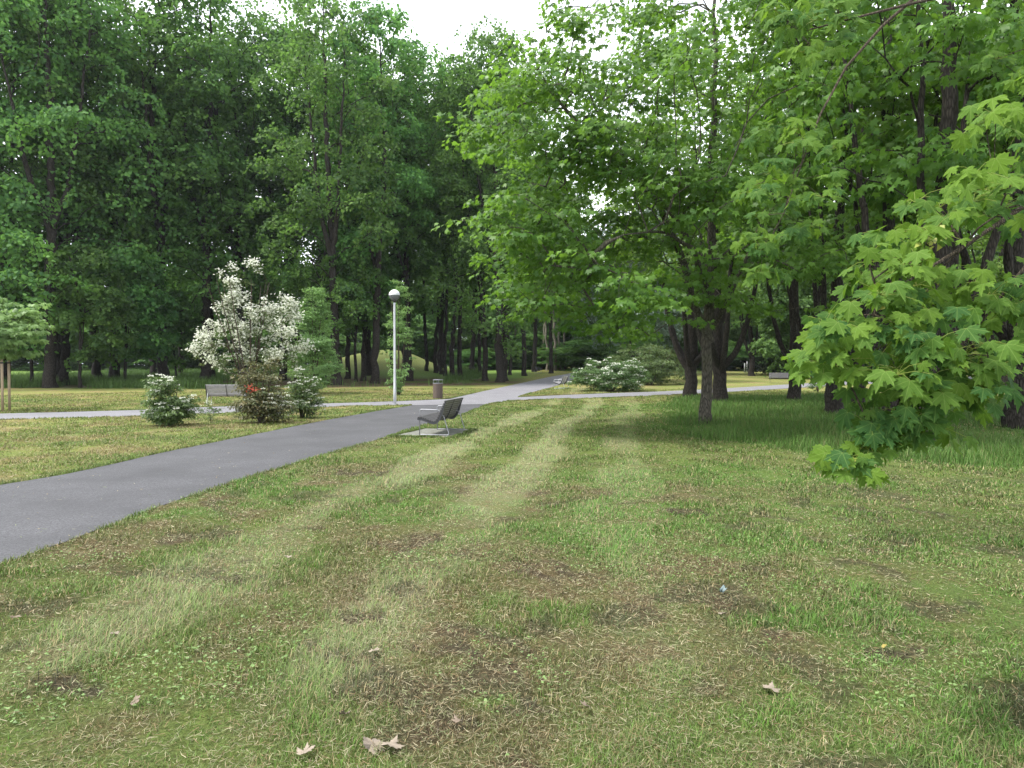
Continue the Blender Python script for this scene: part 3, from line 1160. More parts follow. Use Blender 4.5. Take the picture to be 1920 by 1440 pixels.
W = [wood_tree_meshes(109, 29, 0.33, 2.6, 5.0, 104, 5, 36, 0.02, forks=2),
     wood_tree_meshes(102, 28, 0.28, 5.5, 4.2, 92, 5, 34, 0.05, forks=2),
     wood_tree_meshes(103, 27, 0.22, 7.5, 3.6, 78, 5, 34, 0.06, forks=1),
     wood_tree_meshes(104, 30, 0.33, 4.2, 4.6, 104, 5, 34, 0.04, forks=2),
     wood_tree_meshes(105, 26, 0.17, 9.0, 3.0, 60, 5, 34, 0.05, forks=1)]
UND = wood_tree_meshes(106, 9, 0.10, 1.6, 2.9, 40, 6, 60, 0.03, leafsize=(0.16, 0.26), forks=2)
BACK = [wood_tree_meshes(107, 20, 0.25, 0.6, 5.5, 80, 6, 50, 0.02, leafsize=(0.3, 0.45), forks=2, mat='back_leaf'),
        wood_tree_meshes(108, 15, 0.2, 0.4, 5.0, 64, 6, 60, 0.02, leafsize=(0.28, 0.42), forks=2, mat='back_leaf')]

rr = random.Random(5)
G_EDGE = 'trees along the edge of the left wood'
edge = [  # px, py of the foot, mesh, scale, label
    (95, 727, 0, 1.05, 'thick dark trunk with a wide foot, first big tree at the left wood edge'),
    (122, 722, 1, 1.0, 'dark tree close behind the thick flared trunk at the left wood edge'),
    (182, 716, 3, 0.98, 'shaded tree half hidden by low maple foliage, third trunk from the left'),
    (10, 722, 3, 1.05, 'tall tree behind the staked young tree at the wood edge'),
    (288, 708, 1, 1.02, 'left of the twin dark trunks behind the small round white-flowered shrub'),
    (298, 709, 2, 1.0, 'right of the twin dark trunks behind the small round white-flowered shrub'),
    (340, 706, 2, 1.06, 'slim dark trunk between the twin trunks and the tall white-flowering shrub'),
    (395, 712, 3, 1.02, 'tall tree rising behind the left side of the white-flowering shrub'),
    (470, 708, 0, 1.02, 'broad tall tree standing straight behind the white-flowering shrub'),
    (560, 710, 1, 1.05, 'tall tree behind the gap of white shrub and pale green young tree'),
    (632, 722, 3, 1.0, 'tree at the right flank of the pale green pyramidal young tree'),
    (651, 710, 2, 1.0, 'dark trunk at the left foot of the grassy mound'),
    (681, 714, 2, 0.96, 'narrow upright dark trunk in front of the grassy mound'),
    (703, 719, 1, 1.0, 'thicker dark trunk leaning right before the grassy mound, left of the lamp'),
    (767, 714, 1, 1.02, 'leaning forked dark trunk just right of the lamp post'),
    (800, 695, 4, 1.0, 'small brown trunk at the right foot of the grassy mound'),
    (817, 699, 4, 1.04, 'thin dark trunk above the left side of the litter bin'),
    (827, 702, 4, 0.95, 'very thin dark trunk above the litter bin'),
    (835, 705, 4, 1.0, 'dark trunk above and right of the litter bin, left of a pair'),
    (846, 710, 2, 0.98, 'dark trunk above and right of the litter bin, right of a pair'),
    (861, 709, 2, 1.0, 'dark trunk leaning right, standing over the near bench back'),
    (887, 700, 4, 1.05, 'slender twin-stemmed trunk in the light green clearing'),
    (900, 704, 4, 1.1, 'straight slim trunk right of the slender twin-stemmed trunk'),
    (911, 714, 2, 1.0, 'slim dark trunk directly left of the thick pale brown trunk by the path'),
    (937, 717, 0, 0.92, 'thick brown trunk nearest the left side of the path'),
    (948, 714, 2, 1.0, 'black trunk touching the thick brown trunk on its right'),
    (956, 703, 4, 1.0, 'thin tree right behind the black trunk by the path'),
    (984, 705, 2, 1.05, 'dark upright trunk at the path edge where the shade begins'),
    (1002, 697, 1, 0.98, 'stout grey brown trunk beyond the dark path-edge trunk'),
    (1033, 700, 2, 1.05, 'dark trunk beside the far path bend'),
]
for px, py, m, s, lab in edge:
    p = P(px, py)
    place_tree('wood_tree', W[m], p, rr.uniform(0, 6.28), s * rr.uniform(0.96, 1.04), lab, 'tree', G_EDGE)
# second row filling the skyline
for px, d, m, s in [(-60, 47, 0, 1.15), (110, 55, 1, 1.2), (215, 56, 3, 1.14), (305, 55, 0, 1.14), (385, 57, 3, 1.16), (455, 60, 3, 1.06), (530, 62, 1, 1.10), (600, 62, 3, 1.08), (690, 68, 0, 1.03),
                    (760, 72, 1, 1.04), (825, 74, 3, 0.93), (885, 78, 1, 0.92), (940, 84, 3, 0.94)]:
    q = Q(px, 700, d)
    place_tree('wood_tree', W[m], (q[0], q[1], float(ground_z(q[0], q[1])) - 0.05), rr.uniform(0, 6.28), s,
               'tall broad-crowned tree of the second row, behind the edge trees', 'tree', 'second row of the left wood')
# deeper rows of the left wood
G_DEEP = 'trees deeper in the left wood'
n = 0
placed = []
tries = 0
while n < 0 and tries < 3000:
    tries += 1
    x, y = rr.uniform(-66, -5), rr.uniform(58, 96)
    if x < -y * 0.80 or abs(x + 13.5) < 7 and 70 < y < 90 or x > -5 + (y - 60) * 0.12 - 2:
        continue
    if any((x - a) ** 2 + (y - b) ** 2 < 22 for a, b in placed):
        continue
    placed.append((x, y))
    place_tree('wood_tree', W[rr.choice([1, 2, 3, 3, 4])], (x, y, float(ground_z(x, y)) - 0.05), rr.uniform(0, 6.28), rr.uniform(0.92, 1.06),
               'tall leafy tree deep in the left wood, behind the trees of its edge', 'tree', G_DEEP)
    n += 1
# pale trunks lining the far side of the path
G_ROW = 'pale trunks beyond the path bend'
for px, py in [(969, 692), (1017, 693), (1026, 694), (1041, 695), (1050, 693), (1060, 692.5), (1072, 692)]:
    p = P(px, py)
    t = place_tree('pale_tree', (W[4][0], W[4][1]), p, rr.uniform(0, 6.28), rr.uniform(0.9, 1.05),
                   'pale slim trunk in the row beside the far path bend', 'tree', G_ROW)
# make their trunks pale
pale_me = W[4][0].copy()
pale_me.materials[0] = M['bark_pale']
for o in bpy.data.objects:
    if o.name.startswith('pale_tree'):
        for ch in o.children:
            if ch.name.startswith('trunk'):
                ch.data = pale_me
UND2 = wood_tree_meshes(116, 11, 0.12, 4.0, 3.0, 40, 6, 60, 0.03, leafsize=(0.16, 0.26), forks=2)
# low young trees under the edge
G_UND = 'low young maples under the left wood edge'
for px, py, s, lab in [(235, 722, 0.95, 'low bushy young maple at the wood edge left of the small round shrub'),
                       (60, 725, 0.95, 'low young maple before the thick flared trunk at the far left'),
                       (150, 727, 0.9, 'low dark young maple between the thick flared trunk and the round shrub'),
                       (330, 716, 0.7, 'low young maple left of the tall white-flowering shrub'),
                       (610, 722, 0.8, 'low young maple behind the pale green pyramidal tree'),
                       (735, 712, 0.9, 'low young maple hanging over the mound behind the lamp'),
                       (667, 716, 0.9, 'low young maple left of the mound with bright leaf tips')]:
    place_tree('young_maple', UND2 if px in (735, 667, 610) else UND, P(px, py), rr.uniform(0, 6.28), s * 1.1, lab, 'tree', G_UND)
# far wood closing the view
for i in range(56):
    a = -0.76 + 1.52 * (i + 0.5) / 56 + rr.uniform(-0.01, 0.01)
    d = rr.uniform(92, 102) + (8 if abs(a) < .1 else 0)
    if -0.30 < a < -0.02 and d < 98:
        d += 6
    x, y = d * math.tan(a), d
    place_tree('far_bush', BACK[i % 2], (x, y, float(ground_z(x, y)) - 0.3), rr.uniform(0, 6.28), (rr.uniform(.8, 1.1), rr.uniform(.8, 1.1), rr.uniform(.2, .36)),
               'low spreading bush in the far belt at the foot of the distant trees', 'bush', 'far bushes closing the view')
G_FAR = 'far trees closing the view'
for i in range(70):
    a = -0.78 + 1.56 * (i + 0.5) / 70 + rr.uniform(-0.01, 0.01)
    d = rr.uniform(104, 140)
    x, y = d * math.tan(a), d
    place_tree('far_tree', BACK[(i * 7 // 3) % 2], (x, y, float(ground_z(x, y)) - 0.2), rr.uniform(0, 6.28), rr.uniform(0.75, 1.1),
               'bushy far tree in the belt that closes the view beyond the park', 'tree', G_FAR)


# ------------------------------------------------------------------ maples on the right
def maple(name, base, stems, ells, nclump, per, nl, seed, label, size=(0.095, 0.15), tpl=LEAF_MID, bark='bark_dark', mat='maple_leaf', zmin=2.2, rad=0.5, cs=(1.1, 0.26), group=None, shell=0.55, keep=None, tip=0.006, extra=None):
    rng = np.random.default_rng(seed)
    T = sample_crown(ells, nclump, per, rng, zmin, cs, shell, keep)
    if extra is not None:
        T = np.r_[T, extra]
    tubes = skeleton(stems, T, rng, tip=tip, seg=0.6)
    c = np.array(stems[0][0][-1])
    pos, ax, nr, sc, ti = spray_leaves(T, c, nl, rng, rad=rad, size=size, droop=0.45, flat=0.3, tilt=0.4)
    if keep is not None:
        k = np.array([keep(p) for p in pos]) if False else slice(None)
    tr = tubes_mesh('trunk', tubes, M[bark], 0.004)
    cm = leaves_mesh('crown', tpl, pos, ax, nr, sc, ti, M[mat], rng)
    o = None
    if label:
        o = empty(name, base)
        tag(o, label, 'tree', group)
        link('trunk', tr, o)
        link('crown', cm, o)
    return o, (tr, cm)


G_MAP = 'maples standing on the lawn to the right'
# the open maple whose crown hangs over the lawn
b = P(1325, 795)
bx, by = b.x, b.y


def rel(px, py, dist):
    q = Q(px, py, dist)
    return np.array([q[0] - bx, q[1] - by, q[2] - b.z])


st = [flare_stem((0, 0, 0), [rel(1326, 650, by), rel(1329, 560, by), rel(1332, 420, by - 0.2), rel(1338, 200, by - .5), rel(1340, -120, by - .8)], 0.145, 0.02),
      ([rel(1333, 640, by), rel(1305, 595, by - .2), rel(1285, 500, by - 1), rel(1240, 380, by - 2), rel(1150, 300, by - 3), rel(1060, 215, by - 3.8), rel(1010, 130, by - 4)], [.11, .10, .09, .075, .06, .04, .014]),
      ([rel(1335, 600, by), rel(1300, 450, by - 0.6), rel(1200, 330, by - 1.5), rel(1120, 230, by - 1.6), rel(1080, 90, by - 1.8)], [.08, .07, .05, .035, .012]),
      ([rel(1337, 620, by), rel(1375, 540, by - .5), rel(1430, 420, by - 1), rel(1480, 200, by - 1.5)], [.08, .07, .05, .015]),
      ([rel(1336, 585, by), rel(1310, 480, by - 1.5), rel(1250, 430, by - 3.5), rel(1170, 440, by - 5.0)], [.06, .05, .035, .012])]
ells = [(-0.6, -1.0, 7.6, 5.2, 5.0, 6.0, 1.0), (-3.0, -3.2, 4.3, 2.6, 2.5, 2.2, 0.75), (0.2, -2.8, 4.4, 3.2, 2.6, 2.2, 0.35), (-3.8, -2.6, 7.0, 2.2, 2.6, 2.6, 0.55), (0.2, -1.8, 9.2, 2.6, 2.4, 3.6, 0.45)]
maple('maple_tree', b, st, ells, 182, 6, 34, 201, 'open bright maple with slim grey trunk, its crown hanging left over the mown lawn', bark='bark_grey', group=G_MAP)

# forked maples behind, two mesh kinds placed several times
def forked(seed, r, fork, spread, H, cr, zlo, nclump, per, nl, nst, size=(0.15, 0.22)):
    rng = np.random.default_rng(seed)
    st = [flare_stem((0, 0, 0), [(0.02, 0, fork), (0.15, 0.1, fork + 2), (0.3, 0.2, H * 0.55), (0.2, 0.1, H * 0.92)], r, 0.03)]
    for k in range(nst):
        a = 6.28 * k / nst + rng.uniform(-0.4, 0.4)
        e = spread * rng.uniform(0.7, 1.2)
        z0 = fork * rng.uniform(0.72, 1.0)
        st.append(([(0, 0, z0), (cos(a) * e * 0.30, sin(a) * e * 0.30, z0 + 0.45), (cos(a) * e * 0.55, sin(a) * e * 0.55, z0 + 1.4), (cos(a) * e * 0.8, sin(a) * e * 0.8, z0 + 3.2), (cos(a) * e * 1.3, sin(a) * e * 1.3, H * 0.75)],
                   [r * 0.6, r * 0.5, r * 0.42, r * 0.33, 0.02]))
    zc = (zlo + H) / 2
    ells = [(0, 0, zc + 0.5, cr, cr, (H - zlo) / 2, 1.0), (0, 0, zlo + 2.2, cr * 0.95, cr * 0.95, 2.2, 0.45)]
    _, ms = maple('maple_tree', None, st, ells, nclump, per, nl, seed, None, size=size, zmin=zlo, rad=0.6, tip=0.008, cs=(1.3, 0.5))
    return ms


FK = [forked(301, 0.29, 1.7, 2.2, 15, 4.6, 4.9, 74, 6, 24, 5), forked(302, 0.27, 2.1, 1.8, 16, 4.2, 5.6, 66, 6, 24, 4), forked(303, 0.20, 3.4, 1.4, 17, 3.8, 6.0, 60, 6, 24, 3)]
for px, py, m, rz, s, lab in [
    (1295, 745, 0, 0.4, 1.0, 'stout dark maple forking low, left behind the slim grey trunk'),
    (1350, 755, 0, 2.5, 0.95, 'dark mossy maple close behind the slim grey trunk, with a long limb curving right'),
    (1490, 755, 1, 1.0, 0.9, 'short dark maple trunk behind the left tip of the hanging branch'),
    (1562, 778, 0, 4.1, 0.82, 'black forked maple trunk with a worn pale streak, left of the hanging branch'),
    (1610, 764, 2, 0.3, 1.0, 'straight brownish trunk right of the black forked maple'),
    (1668, 800, 2, 3.0, 0.9, 'tall slim trunk behind the middle of the hanging branch'),
    (1738, 832, 1, 5.2, 0.85, 'nearest dark trunk behind the lowest hanging leaves, leaning right'),
    (1912, 803, 1, 2.2, 0.95, 'dark trunk at the right edge of the lawn'),
    (1745, 752, 2, 1.2, 1.0, 'slim trunk in the shade between hanging branch and right edge'),
    (1885, 735, 0, 1.8, 0.9, 'dark double trunk in the shade near the right edge'),
    (1410, 705, 1, 1.9, 1.0, 'lone trunk on the sunlit grass beyond the right path'),
    (1490, 708, 2, 2.9, 1.05, 'tree beyond the right path behind the half-hidden bench'),
    (1640, 712, 1, 0.9, 1.05, 'tree beyond the right path behind the hanging branch'),
    (1800, 715, 2, 4.4, 1.0, 'thin tree deep in the shade on the right'),
    (1560, 700, 0, 2.1, 1.1, 'spreading tree far beyond the right path'),
    (1700, 700, 1, 3.1, 1.15, 'far tree in the grove on the right, behind the slim trunks'),
    (1960, 720, 0, 3.1, 1.1, 'spreading tree just outside the right edge of the lawn'),
    (2050, 760, 0, 0.6, 1.0, 'dark maple outside the right edge of the view'),
]:
    place_tree('maple_tree', FK[m], P(px, py), rz, s, lab, 'tree', G_MAP)
# grove behind the right path
G_GROVE = 'trees of the grove beyond the right path'
placed = []
n = 0
while n < 20:
    x, y = rr.uniform(10, 66), rr.uniform(60, 100)
    if x > y * 0.75 or x < 8 + (y - 60) * 0.1 or (x < y * 0.36 and y < 88):
        continue
    if any((x - a) ** 2 + (y - c) ** 2 < 25 for a, c in placed):
        continue
    placed.append((x, y))
    place_tree('grove_tree', [W[1], W[2], BACK[1], FK[0]][n % 4], (x, y, float(ground_z(x, y)) - 0.05), rr.uniform(0, 6.28), rr.uniform(0.7, 0.9),
               'dark tree of the grove in the distance beyond the right path', 'tree', G_GROVE)
    n += 1
# silver-leaved tree behind the big white shrub
sv = wood_tree_meshes(120, 13, 0.2, 2.2, 4.2, 80, 6, 60, 0.02, leafsize=(0.16, 0.26), forks=3, mat='silver_leaf')
place_tree('silver_tree', sv, P(1185, 716), 0.5, (1.0, 1.0, 1.0), 'grey green silvery tree rising behind the broad white-flowered shrub', 'tree')
sv2 = place_tree('silver_tree', sv, P(1235, 702), 2.5, (1.25, 1.25, 1.35), 'taller silvery tree seen through the gap in the bright maple crown', 'tree')
# conifer in the grove
def conifer():
    rng = np.random.default_rng(130)
    H = 15
    T = []
    for z in np.linspace(1.2, H - 0.6, 26):
        k = 9
        R = 3.6 * (1 - z / H) ** 0.8 + 0.2
        for j in range(k):
            a = rng.random() * 6.28
            for f in (0.45, 0.75, 1.0):
                T.append((cos(a) * R * f, sin(a) * R * f, z - 0.45 * R * f + rng.normal(0, .1)))
    T = np.array(T)
    T = T[T[:, 2] > 0.4]
    tubes = skeleton([flare_stem((0, 0, 0), [(0, 0, 5), (0, 0, H)], 0.22, 0.02)], T, rng, steep=-0.4, lift=0)
    pos, ax, nr, sc, ti = spray_leaves(T, np.array([0, 0, 7.0]), 60, rng, rad=0.55, size=(0.14, 0.28), droop=0.7)
    return tubes_mesh('trunk', tubes, M['bark_dark'], 0.01), leaves_mesh('crown', LEAF_OVAL, pos, ax, nr, sc, ti, M['conifer'], rng)


place_tree('spruce_tree', conifer(), P(1470, 703), 0, 1.0, 'dark drooping conifer in the grove beyond the half-hidden bench', 'tree')


# ------------------------------------------------------------------ near maple reaching in from the right
def in_poly(poly, n, rng, dmin, dmax, mind=0.0):
    poly = np.array(poly, float)
    x0, y0 = poly.min(0)
    x1, y1 = poly.max(0)
    out = []
    tries = 0
    while len(out) < n and tries < n * 400:
        tries += 1
        x, y = rng.uniform(x0, x1), rng.uniform(y0, y1)
        if not inside(poly, np.array([x]), np.array([y]))[0]:
            continue
        p = Q(x, y, rng.uniform(dmin, dmax))
        if mind and any(np.linalg.norm(p - o) < mind for o in out):
            continue
        out.append(p)
    return np.array(out)


def near_maple():
    rng = np.random.default_rng(401)
    base = np.array([6.4, 5.2, 0.0])
    root = empty('near_maple', base)
    tag(root, 'maple outside the right edge whose branch of large lobed leaves hangs into view close by', 'tree', G_MAP)
    low = [in_poly([(1540, 640), (1570, 560), (1650, 460), (1700, 480), (1700, 560), (1640, 680), (1560, 700)], 16, rng, 2.9, 3.3, 0.11),
           in_poly([(1640, 430), (1740, 330), (1790, 250), (1920, 190), (1990, 190), (1990, 590), (1860, 590), (1730, 580)], 50, rng, 2.9, 3.7, 0.11),
           in_poly([(1700, 590), (1860, 600), (1840, 720), (1760, 780), (1660, 720)], 18, rng, 2.8, 3.2, 0.11),
           in_poly([(1850, 660), (1890, 660), (1880, 740), (1790, 770)], 4, rng, 2.9, 3.1, 0.1),
           np.array([Q(1530, 655, 3.05), Q(1545, 610, 3.0), Q(1505, 660, 3.1), Q(1545, 690, 3.0), Q(1630, 800, 2.95), Q(1680, 770, 2.95), Q(1745, 800, 2.95), Q(1630, 845, 2.95), Q(1600, 862, 2.93), Q(1585, 866, 2.92), Q(1655, 826, 2.97), Q(1672, 805, 2.98), Q(1700, 790, 3.0), Q(1660, 790, 3.0),
                     Q(1690, 720, 3.0), Q(1730, 740, 3.0), Q(1640, 745, 3.05)])]
    up = [in_poly([(1400, 250), (1460, 190), (1560, 230), (1560, 330), (1500, 480), (1440, 560), (1400, 480), (1390, 360)], 24, rng, 5.8, 7.2, 0.22),
          in_poly([(1440, 20), (1560, 0), (1620, 60), (1560, 130), (1470, 110)], 12, rng, 5.4, 6.4, 0.2),
          in_poly([(1640, -80), (2000, -80), (2000, 60), (1700, 40)], 9, rng, 5.5, 8.0, 0.25),
          in_poly([(1850, 60), (2000, 60), (2000, 260), (1880, 230)], 6, rng, 5.5, 7.0, 0.25)]
    Tl = np.concatenate(low) - base
    Tu = np.concatenate(up) - base
    # rest of the crown above and behind the trunk, outside the frame
    Tr = sample_crown([(1.6, 1.0, 9.0, 3.2, 3.2, 3.2, 1.0)], 26, 5, rng, 5.5)
    q = lambda px, py, d: Q(px, py, d) - base
    stems = [flare_stem((0, 0, 0), [(-0.05, 0, 2.6), (0.1, 0.1, 5), (0.3, 0.2, 10)], 0.2, 0.03),
             ([(-0.03, 0, 2.3), q(2350, 250, 3.9), q(2080, 290, 3.5), q(1900, 380, 3.3), q(1780, 470, 3.2), q(1650, 560, 3.1)], [.05, .026, .016, .011, .008, .005]),
             ([q(2080, 290, 3.5), q(1960, 480, 3.2), q(1850, 610, 3.05), q(1760, 720, 3.0), q(1690, 780, 2.98), q(1640, 830, 2.96)], [.014, .010, .008, .006, .005, .003]),
             ([(-0.05, 0, 3.0), q(2100, -80, 5.9), q(1850, -90, 6.4), q(1660, -10, 6.7), q(1540, 180, 6.7), q(1470, 400, 6.6)], [.05, .028, .02, .015, .010, .005]),
             ([(-0.05, 0, 3.6), q(1960, -60, 6.2), q(1760, -10, 6.1), q(1600, 40, 6.0), q(1500, 60, 5.9)], [.04, .02, .015, .010, .005])]
    tubes = skeleton(stems, np.r_[Tl, Tu, Tr], rng, tip=0.0022, seg=0.25, steep=-0.1, lift=0.02, pw=0.5)
    # leaves with stalks round every twig end
    pos, ax, nr, sc, ti = [], [], [], [], []
    pet = []
    view = unit(np.array([-0.28, -0.55, 0.0]))
    for group, lo, hi, k in ((Tl, 0.055, 0.106, 10), (Tu, 0.09, 0.135, 12), (Tr, 0.14, 0.2, 14)):
        for t in group:
            tb = rng.normal(0.45, 0.3)
            for i in range(max(3, int(rng.normal(k, 1.3)))):
                a = rng.random() * 2 * pi
                outd = np.array([cos(a), sin(a), 0]) * 0.7 + view * 0.35
                pl = rng.uniform(0.04, 0.15)
                d = unit(outd + np.array([0, 0, rng.uniform(-0.45, 0.5)]))
                e = t + d * pl
                axv = outd * 0.55 + view * 0.2 + np.array([0, 0, -0.75]) + rng.normal(0, 0.25, 3)
                nv = np.array([0, 0, 0.85]) + view * 0.4 + outd * 0.35 + rng.normal(0, 0.42, 3)
                pos.append(e)
                ax.append(axv)
                nr.append(nv)
                sc.append(rng.uniform(lo, hi) * (0.72 if rng.random() < 0.2 else 1))
                ti.append(np.clip(tb + rng.normal(0, 0.2), 0, 1))
                mid = (t + e) / 2 + np.array([0, 0, 0.012])
                pet.append((np.array([t, mid, e]), np.array([0.0016, 0.0013, 0.0012])))
    link('trunk', tubes_mesh('trunk', tubes, M['twig']), root)
    link('crown', leaves_mesh('crown', LEAF_NEAR, np.array(pos), np.array(ax), np.array(nr), np.array(sc), np.array(ti), M['near_leaf'], rng, True), root)
    link('leaf_stalks', tubes_mesh('leaf_stalks', pet, M['seed']), root)
    # winged seeds in small bunches
    for t in Tl[rng.choice(len(Tl), 14, replace=False)]:
        a = rng.random(12) * 6.28
        link('seed_bunch', leaves_mesh('seed_bunch', LEAF_OVAL, t + rng.normal(0, 0.02, (12, 3)) + [0, 0, -0.01], np.stack([np.cos(a), np.sin(a), rng.uniform(-.7, .1, 12)], -1),
                                       np.array([0, -.5, .8]) + rng.normal(0, .4, (12, 3)), rng.uniform(.035, .05, 12), rng.random(12), M['seed'], rng), root)


near_maple()


# ------------------------------------------------------------------ shrubs
def shrub(name, loc, ells, stems_n, nclump, per, nl, seed, label, leaf='shrub_leaf', size=(0.05, 0.09), rad=0.2, cs=(0.3, 0.16), flowers=0, fmat='flower', fsize=(0.025, 0.04), frad=0.07,
          fshell=None, group=None, cat='shrub', zmin=0.15, stem_r=0.02, spread=0.35, fdome=True, tpl=LEAF_OVAL, flower_sel=None, tip=0.003, shell=0.55):
    rng = np.random.default_rng(seed)
    H = max(e[2] + e[5] for e in ells)
    c = np.array([np.mean([e[0] for e in ells]), np.mean([e[1] for e in ells]), H * 0.45])
    T = sample_crown(ells, nclump, per, rng, zmin, cs, shell)
    stems = []
    for k in range(stems_n):
        a = 6.28 * k / max(1, stems_n) + rng.uniform(-.5, .5)
        e = spread * rng.uniform(0.5, 1.2)
        stems.append(([(cos(a) * e * .12, sin(a) * e * .12, -0.05), (cos(a) * e * .3, sin(a) * e * .3, H * .2), (cos(a) * e * .7, sin(a) * e * .7, H * .5), (cos(a) * e * 1.1, sin(a) * e * 1.1, H * .85)],
                      [stem_r * 1.3, stem_r, stem_r * .7, stem_r * .3]))
    tubes = skeleton(stems, T, rng, tip=tip, seg=0.3, lift=0.05)
    o = empty(name, loc)
    tag(o, label, cat, group)
    link('stem', tubes_mesh('stem', tubes, M['twig']), o)
    pos, ax, nr, sc, ti = spray_leaves(T, c, nl, rng, rad=rad, size=size, droop=0.6 / max(rad, .2) * .3)
    pos[:, 2] = np.maximum(pos[:, 2], 0.03)
    link('foliage', leaves_mesh('foliage', tpl, pos, ax, nr, sc, ti, M[leaf], rng), o)
    if flowers:
        d = np.linalg.norm((T - c) / np.array([max(e[3] for e in ells), max(e[4] for e in ells), H * .5]), axis=1)
        Fc = T if flower_sel is None else T[flower_sel(T, d)]
        k = flowers
        n_ = len(Fc) * k
        a = rng.random(n_) * 6.28
        r = frad * np.sqrt(rng.random(n_))
        out = np.repeat(unit(Fc - c), k, 0)
        if fdome:
            fp = np.repeat(Fc, k, 0) + np.stack([np.cos(a) * r, np.sin(a) * r, 0.05 + rad * 0.25 - r * r * 3 + rng.normal(0, .008, n_)], -1)
        else:
            fp = np.repeat(Fc, k, 0) + rng.normal(0, frad * .75, (n_, 3)) + out * rad * .3
        fn = np.array([0, 0, 1.0]) * (1.0 if fdome else 0.3) + out * .6 + rng.normal(0, .5, (n_, 3))
        link('blossom', leaves_mesh('blossom', PETAL, fp, np.stack([np.cos(a), np.sin(a), rng.normal(0, .3, n_)], -1), fn,
                                    rng.uniform(fsize[0], fsize[1], n_), rng.random(n_), M[fmat], rng), o)
    return o


shrub('viburnum_shrub', P(320, 798), [(0, 0, .72, .46, .42, .58, 1), (0, 0, .38, .56, .48, .3, .6)], 5, 60, 5, 30, 501, 'small round shrub with flat white flower heads, left of the tiny sapling', flowers=26, frad=.06,
      flower_sel=lambda T, d: (d > .8) & (np.random.default_rng(3).random(len(T)) < .6), size=(.06, .1), cs=(.24, .09), rad=.16)
shrub('rose_sapling', P(397, 793), [(0, 0, .34, .22, .2, .2, 1)], 3, 12, 3, 12, 502, 'tiny thin shrub between the small round shrub and the red-flowered one', flowers=6, flower_sel=lambda T, d: T[:, 2] > .42, size=(.035, .06), rad=.08, cs=(.12, .07), stem_r=.007, spread=.12)
sh = shrub('flowering_shrub', P(490, 794), [(-.05, 0, 1.05, .52, .45, .68, 1), (0, 0, .5, .62, .5, .42, .8)], 7, 60, 5, 28, 503, 'tallest of three round shrubs by the path, brownish, with orange red flowers', leaf='red_leaf', flowers=22, frad=.06,
           flower_sel=lambda T, d: (d > .75) & (T[:, 0] > .1) & (T[:, 2] < .95), size=(.06, .1), cs=(.28, .12), rad=.17)
rng = np.random.default_rng(9)
fc = np.array([Q(465, 729, 19.05), Q(473, 727, 19.05), Q(481, 729, 19.05), Q(468, 733, 19.05), Q(477, 731, 19.05)]) - np.array(P(490, 794))
n_ = 8 * len(fc)
fp = np.repeat(fc, 8, 0) + rng.normal(0, .05, (n_, 3))
link('red_blossom', leaves_mesh('red_blossom', PETAL, fp, rng.normal(0, 1, (n_, 3)), rng.normal(0, .6, (n_, 3)) + np.array([0, -.5, .6]), rng.uniform(.045, .07, n_), rng.random(n_), M['red_flower'], rng), sh)
shrub('viburnum_shrub', P(567, 784), [(0, 0, .8, .42, .4, .55, 1), (0, 0, .45, .52, .45, .35, .5)], 6, 42, 5, 26, 504, 'round shrub with white flower heads, right of the one with red flowers', flowers=24, frad=.055,
      flower_sel=lambda T, d: (d > .8) & (np.random.default_rng(3).random(len(T)) < .55), size=(.05, .09), cs=(.24, .1), rad=.15)
shrub('white_blossom_shrub', P(468, 742), [(-1.3, 0, 2.6, 1.5, 1.4, 1.2, 1), (1.7, 0, 2.8, 1.0, 1.2, 1.3, .6), (.5, 0, 4.0, .9, .9, .9, .5), (-1.1, 0, 4.5, .45, .5, .7, .14), (1.9, 0, 4.4, .5, .5, .6, .14), (-.35, 0, 6.4, .75, .5, .5, .12), (-.5, 0, 5.5, .4, .4, .7, .08), (-2.4, 0, 2.7, .6, .7, .5, .18)], 11, 70, 6, 22, 505,
      'tall loose shrub covered in white blossom behind the left bench', leaf='olive_leaf', size=(.07, .13), rad=.26, cs=(.42, .4), flowers=24, fdome=False, frad=.17, fsize=(.10, .155),
      flower_sel=lambda T, d: np.random.default_rng(1).random(len(T)) < np.where(T[:, 2] > 2.2, .66, .3), stem_r=.04, spread=1.6, zmin=1.0, tip=.006, shell=.85)
shrub('white_blossom_bush', P(1142, 734), [(0, 0, .8, 2.2, 1.5, .85, 1), (-.5, 0, 1.2, 1.3, 1.2, .75, .5), (.9, .2, 1.2, 1.2, 1.0, .7, .4)], 12, 125, 6, 24, 506,
      'broad low bush speckled with white flowers beside the far bench', flowers=14, frad=.10, fsize=(.06, .10), flower_sel=lambda T, d: np.random.default_rng(2).random(len(T)) < .36, size=(.08, .13), rad=.24, cs=(.34, .15), spread=1.5, stem_r=.025)
shrub('green_bush', P(1215, 722), [(0, 0, 1.5, 2.4, 1.6, 1.6, 1), (1.6, .5, 1.2, 1.8, 1.4, 1.2, .6)], 10, 90, 6, 26, 507, 'dull olive bush between the white-speckled bush and the stout forked maple', leaf='olive_leaf', size=(.1, .16), rad=.32, cs=(.5, .3), spread=1.6, stem_r=.03)
shrub('green_bush', P(1190, 716), [(0, 0, 2.0, 2.2, 1.5, 2.2, 1)], 8, 70, 6, 28, 508, 'light yellow green bush behind the white-speckled bush', leaf='young_leaf', size=(.12, .18), rad=.36, cs=(.5, .3), spread=1.4, stem_r=.03)
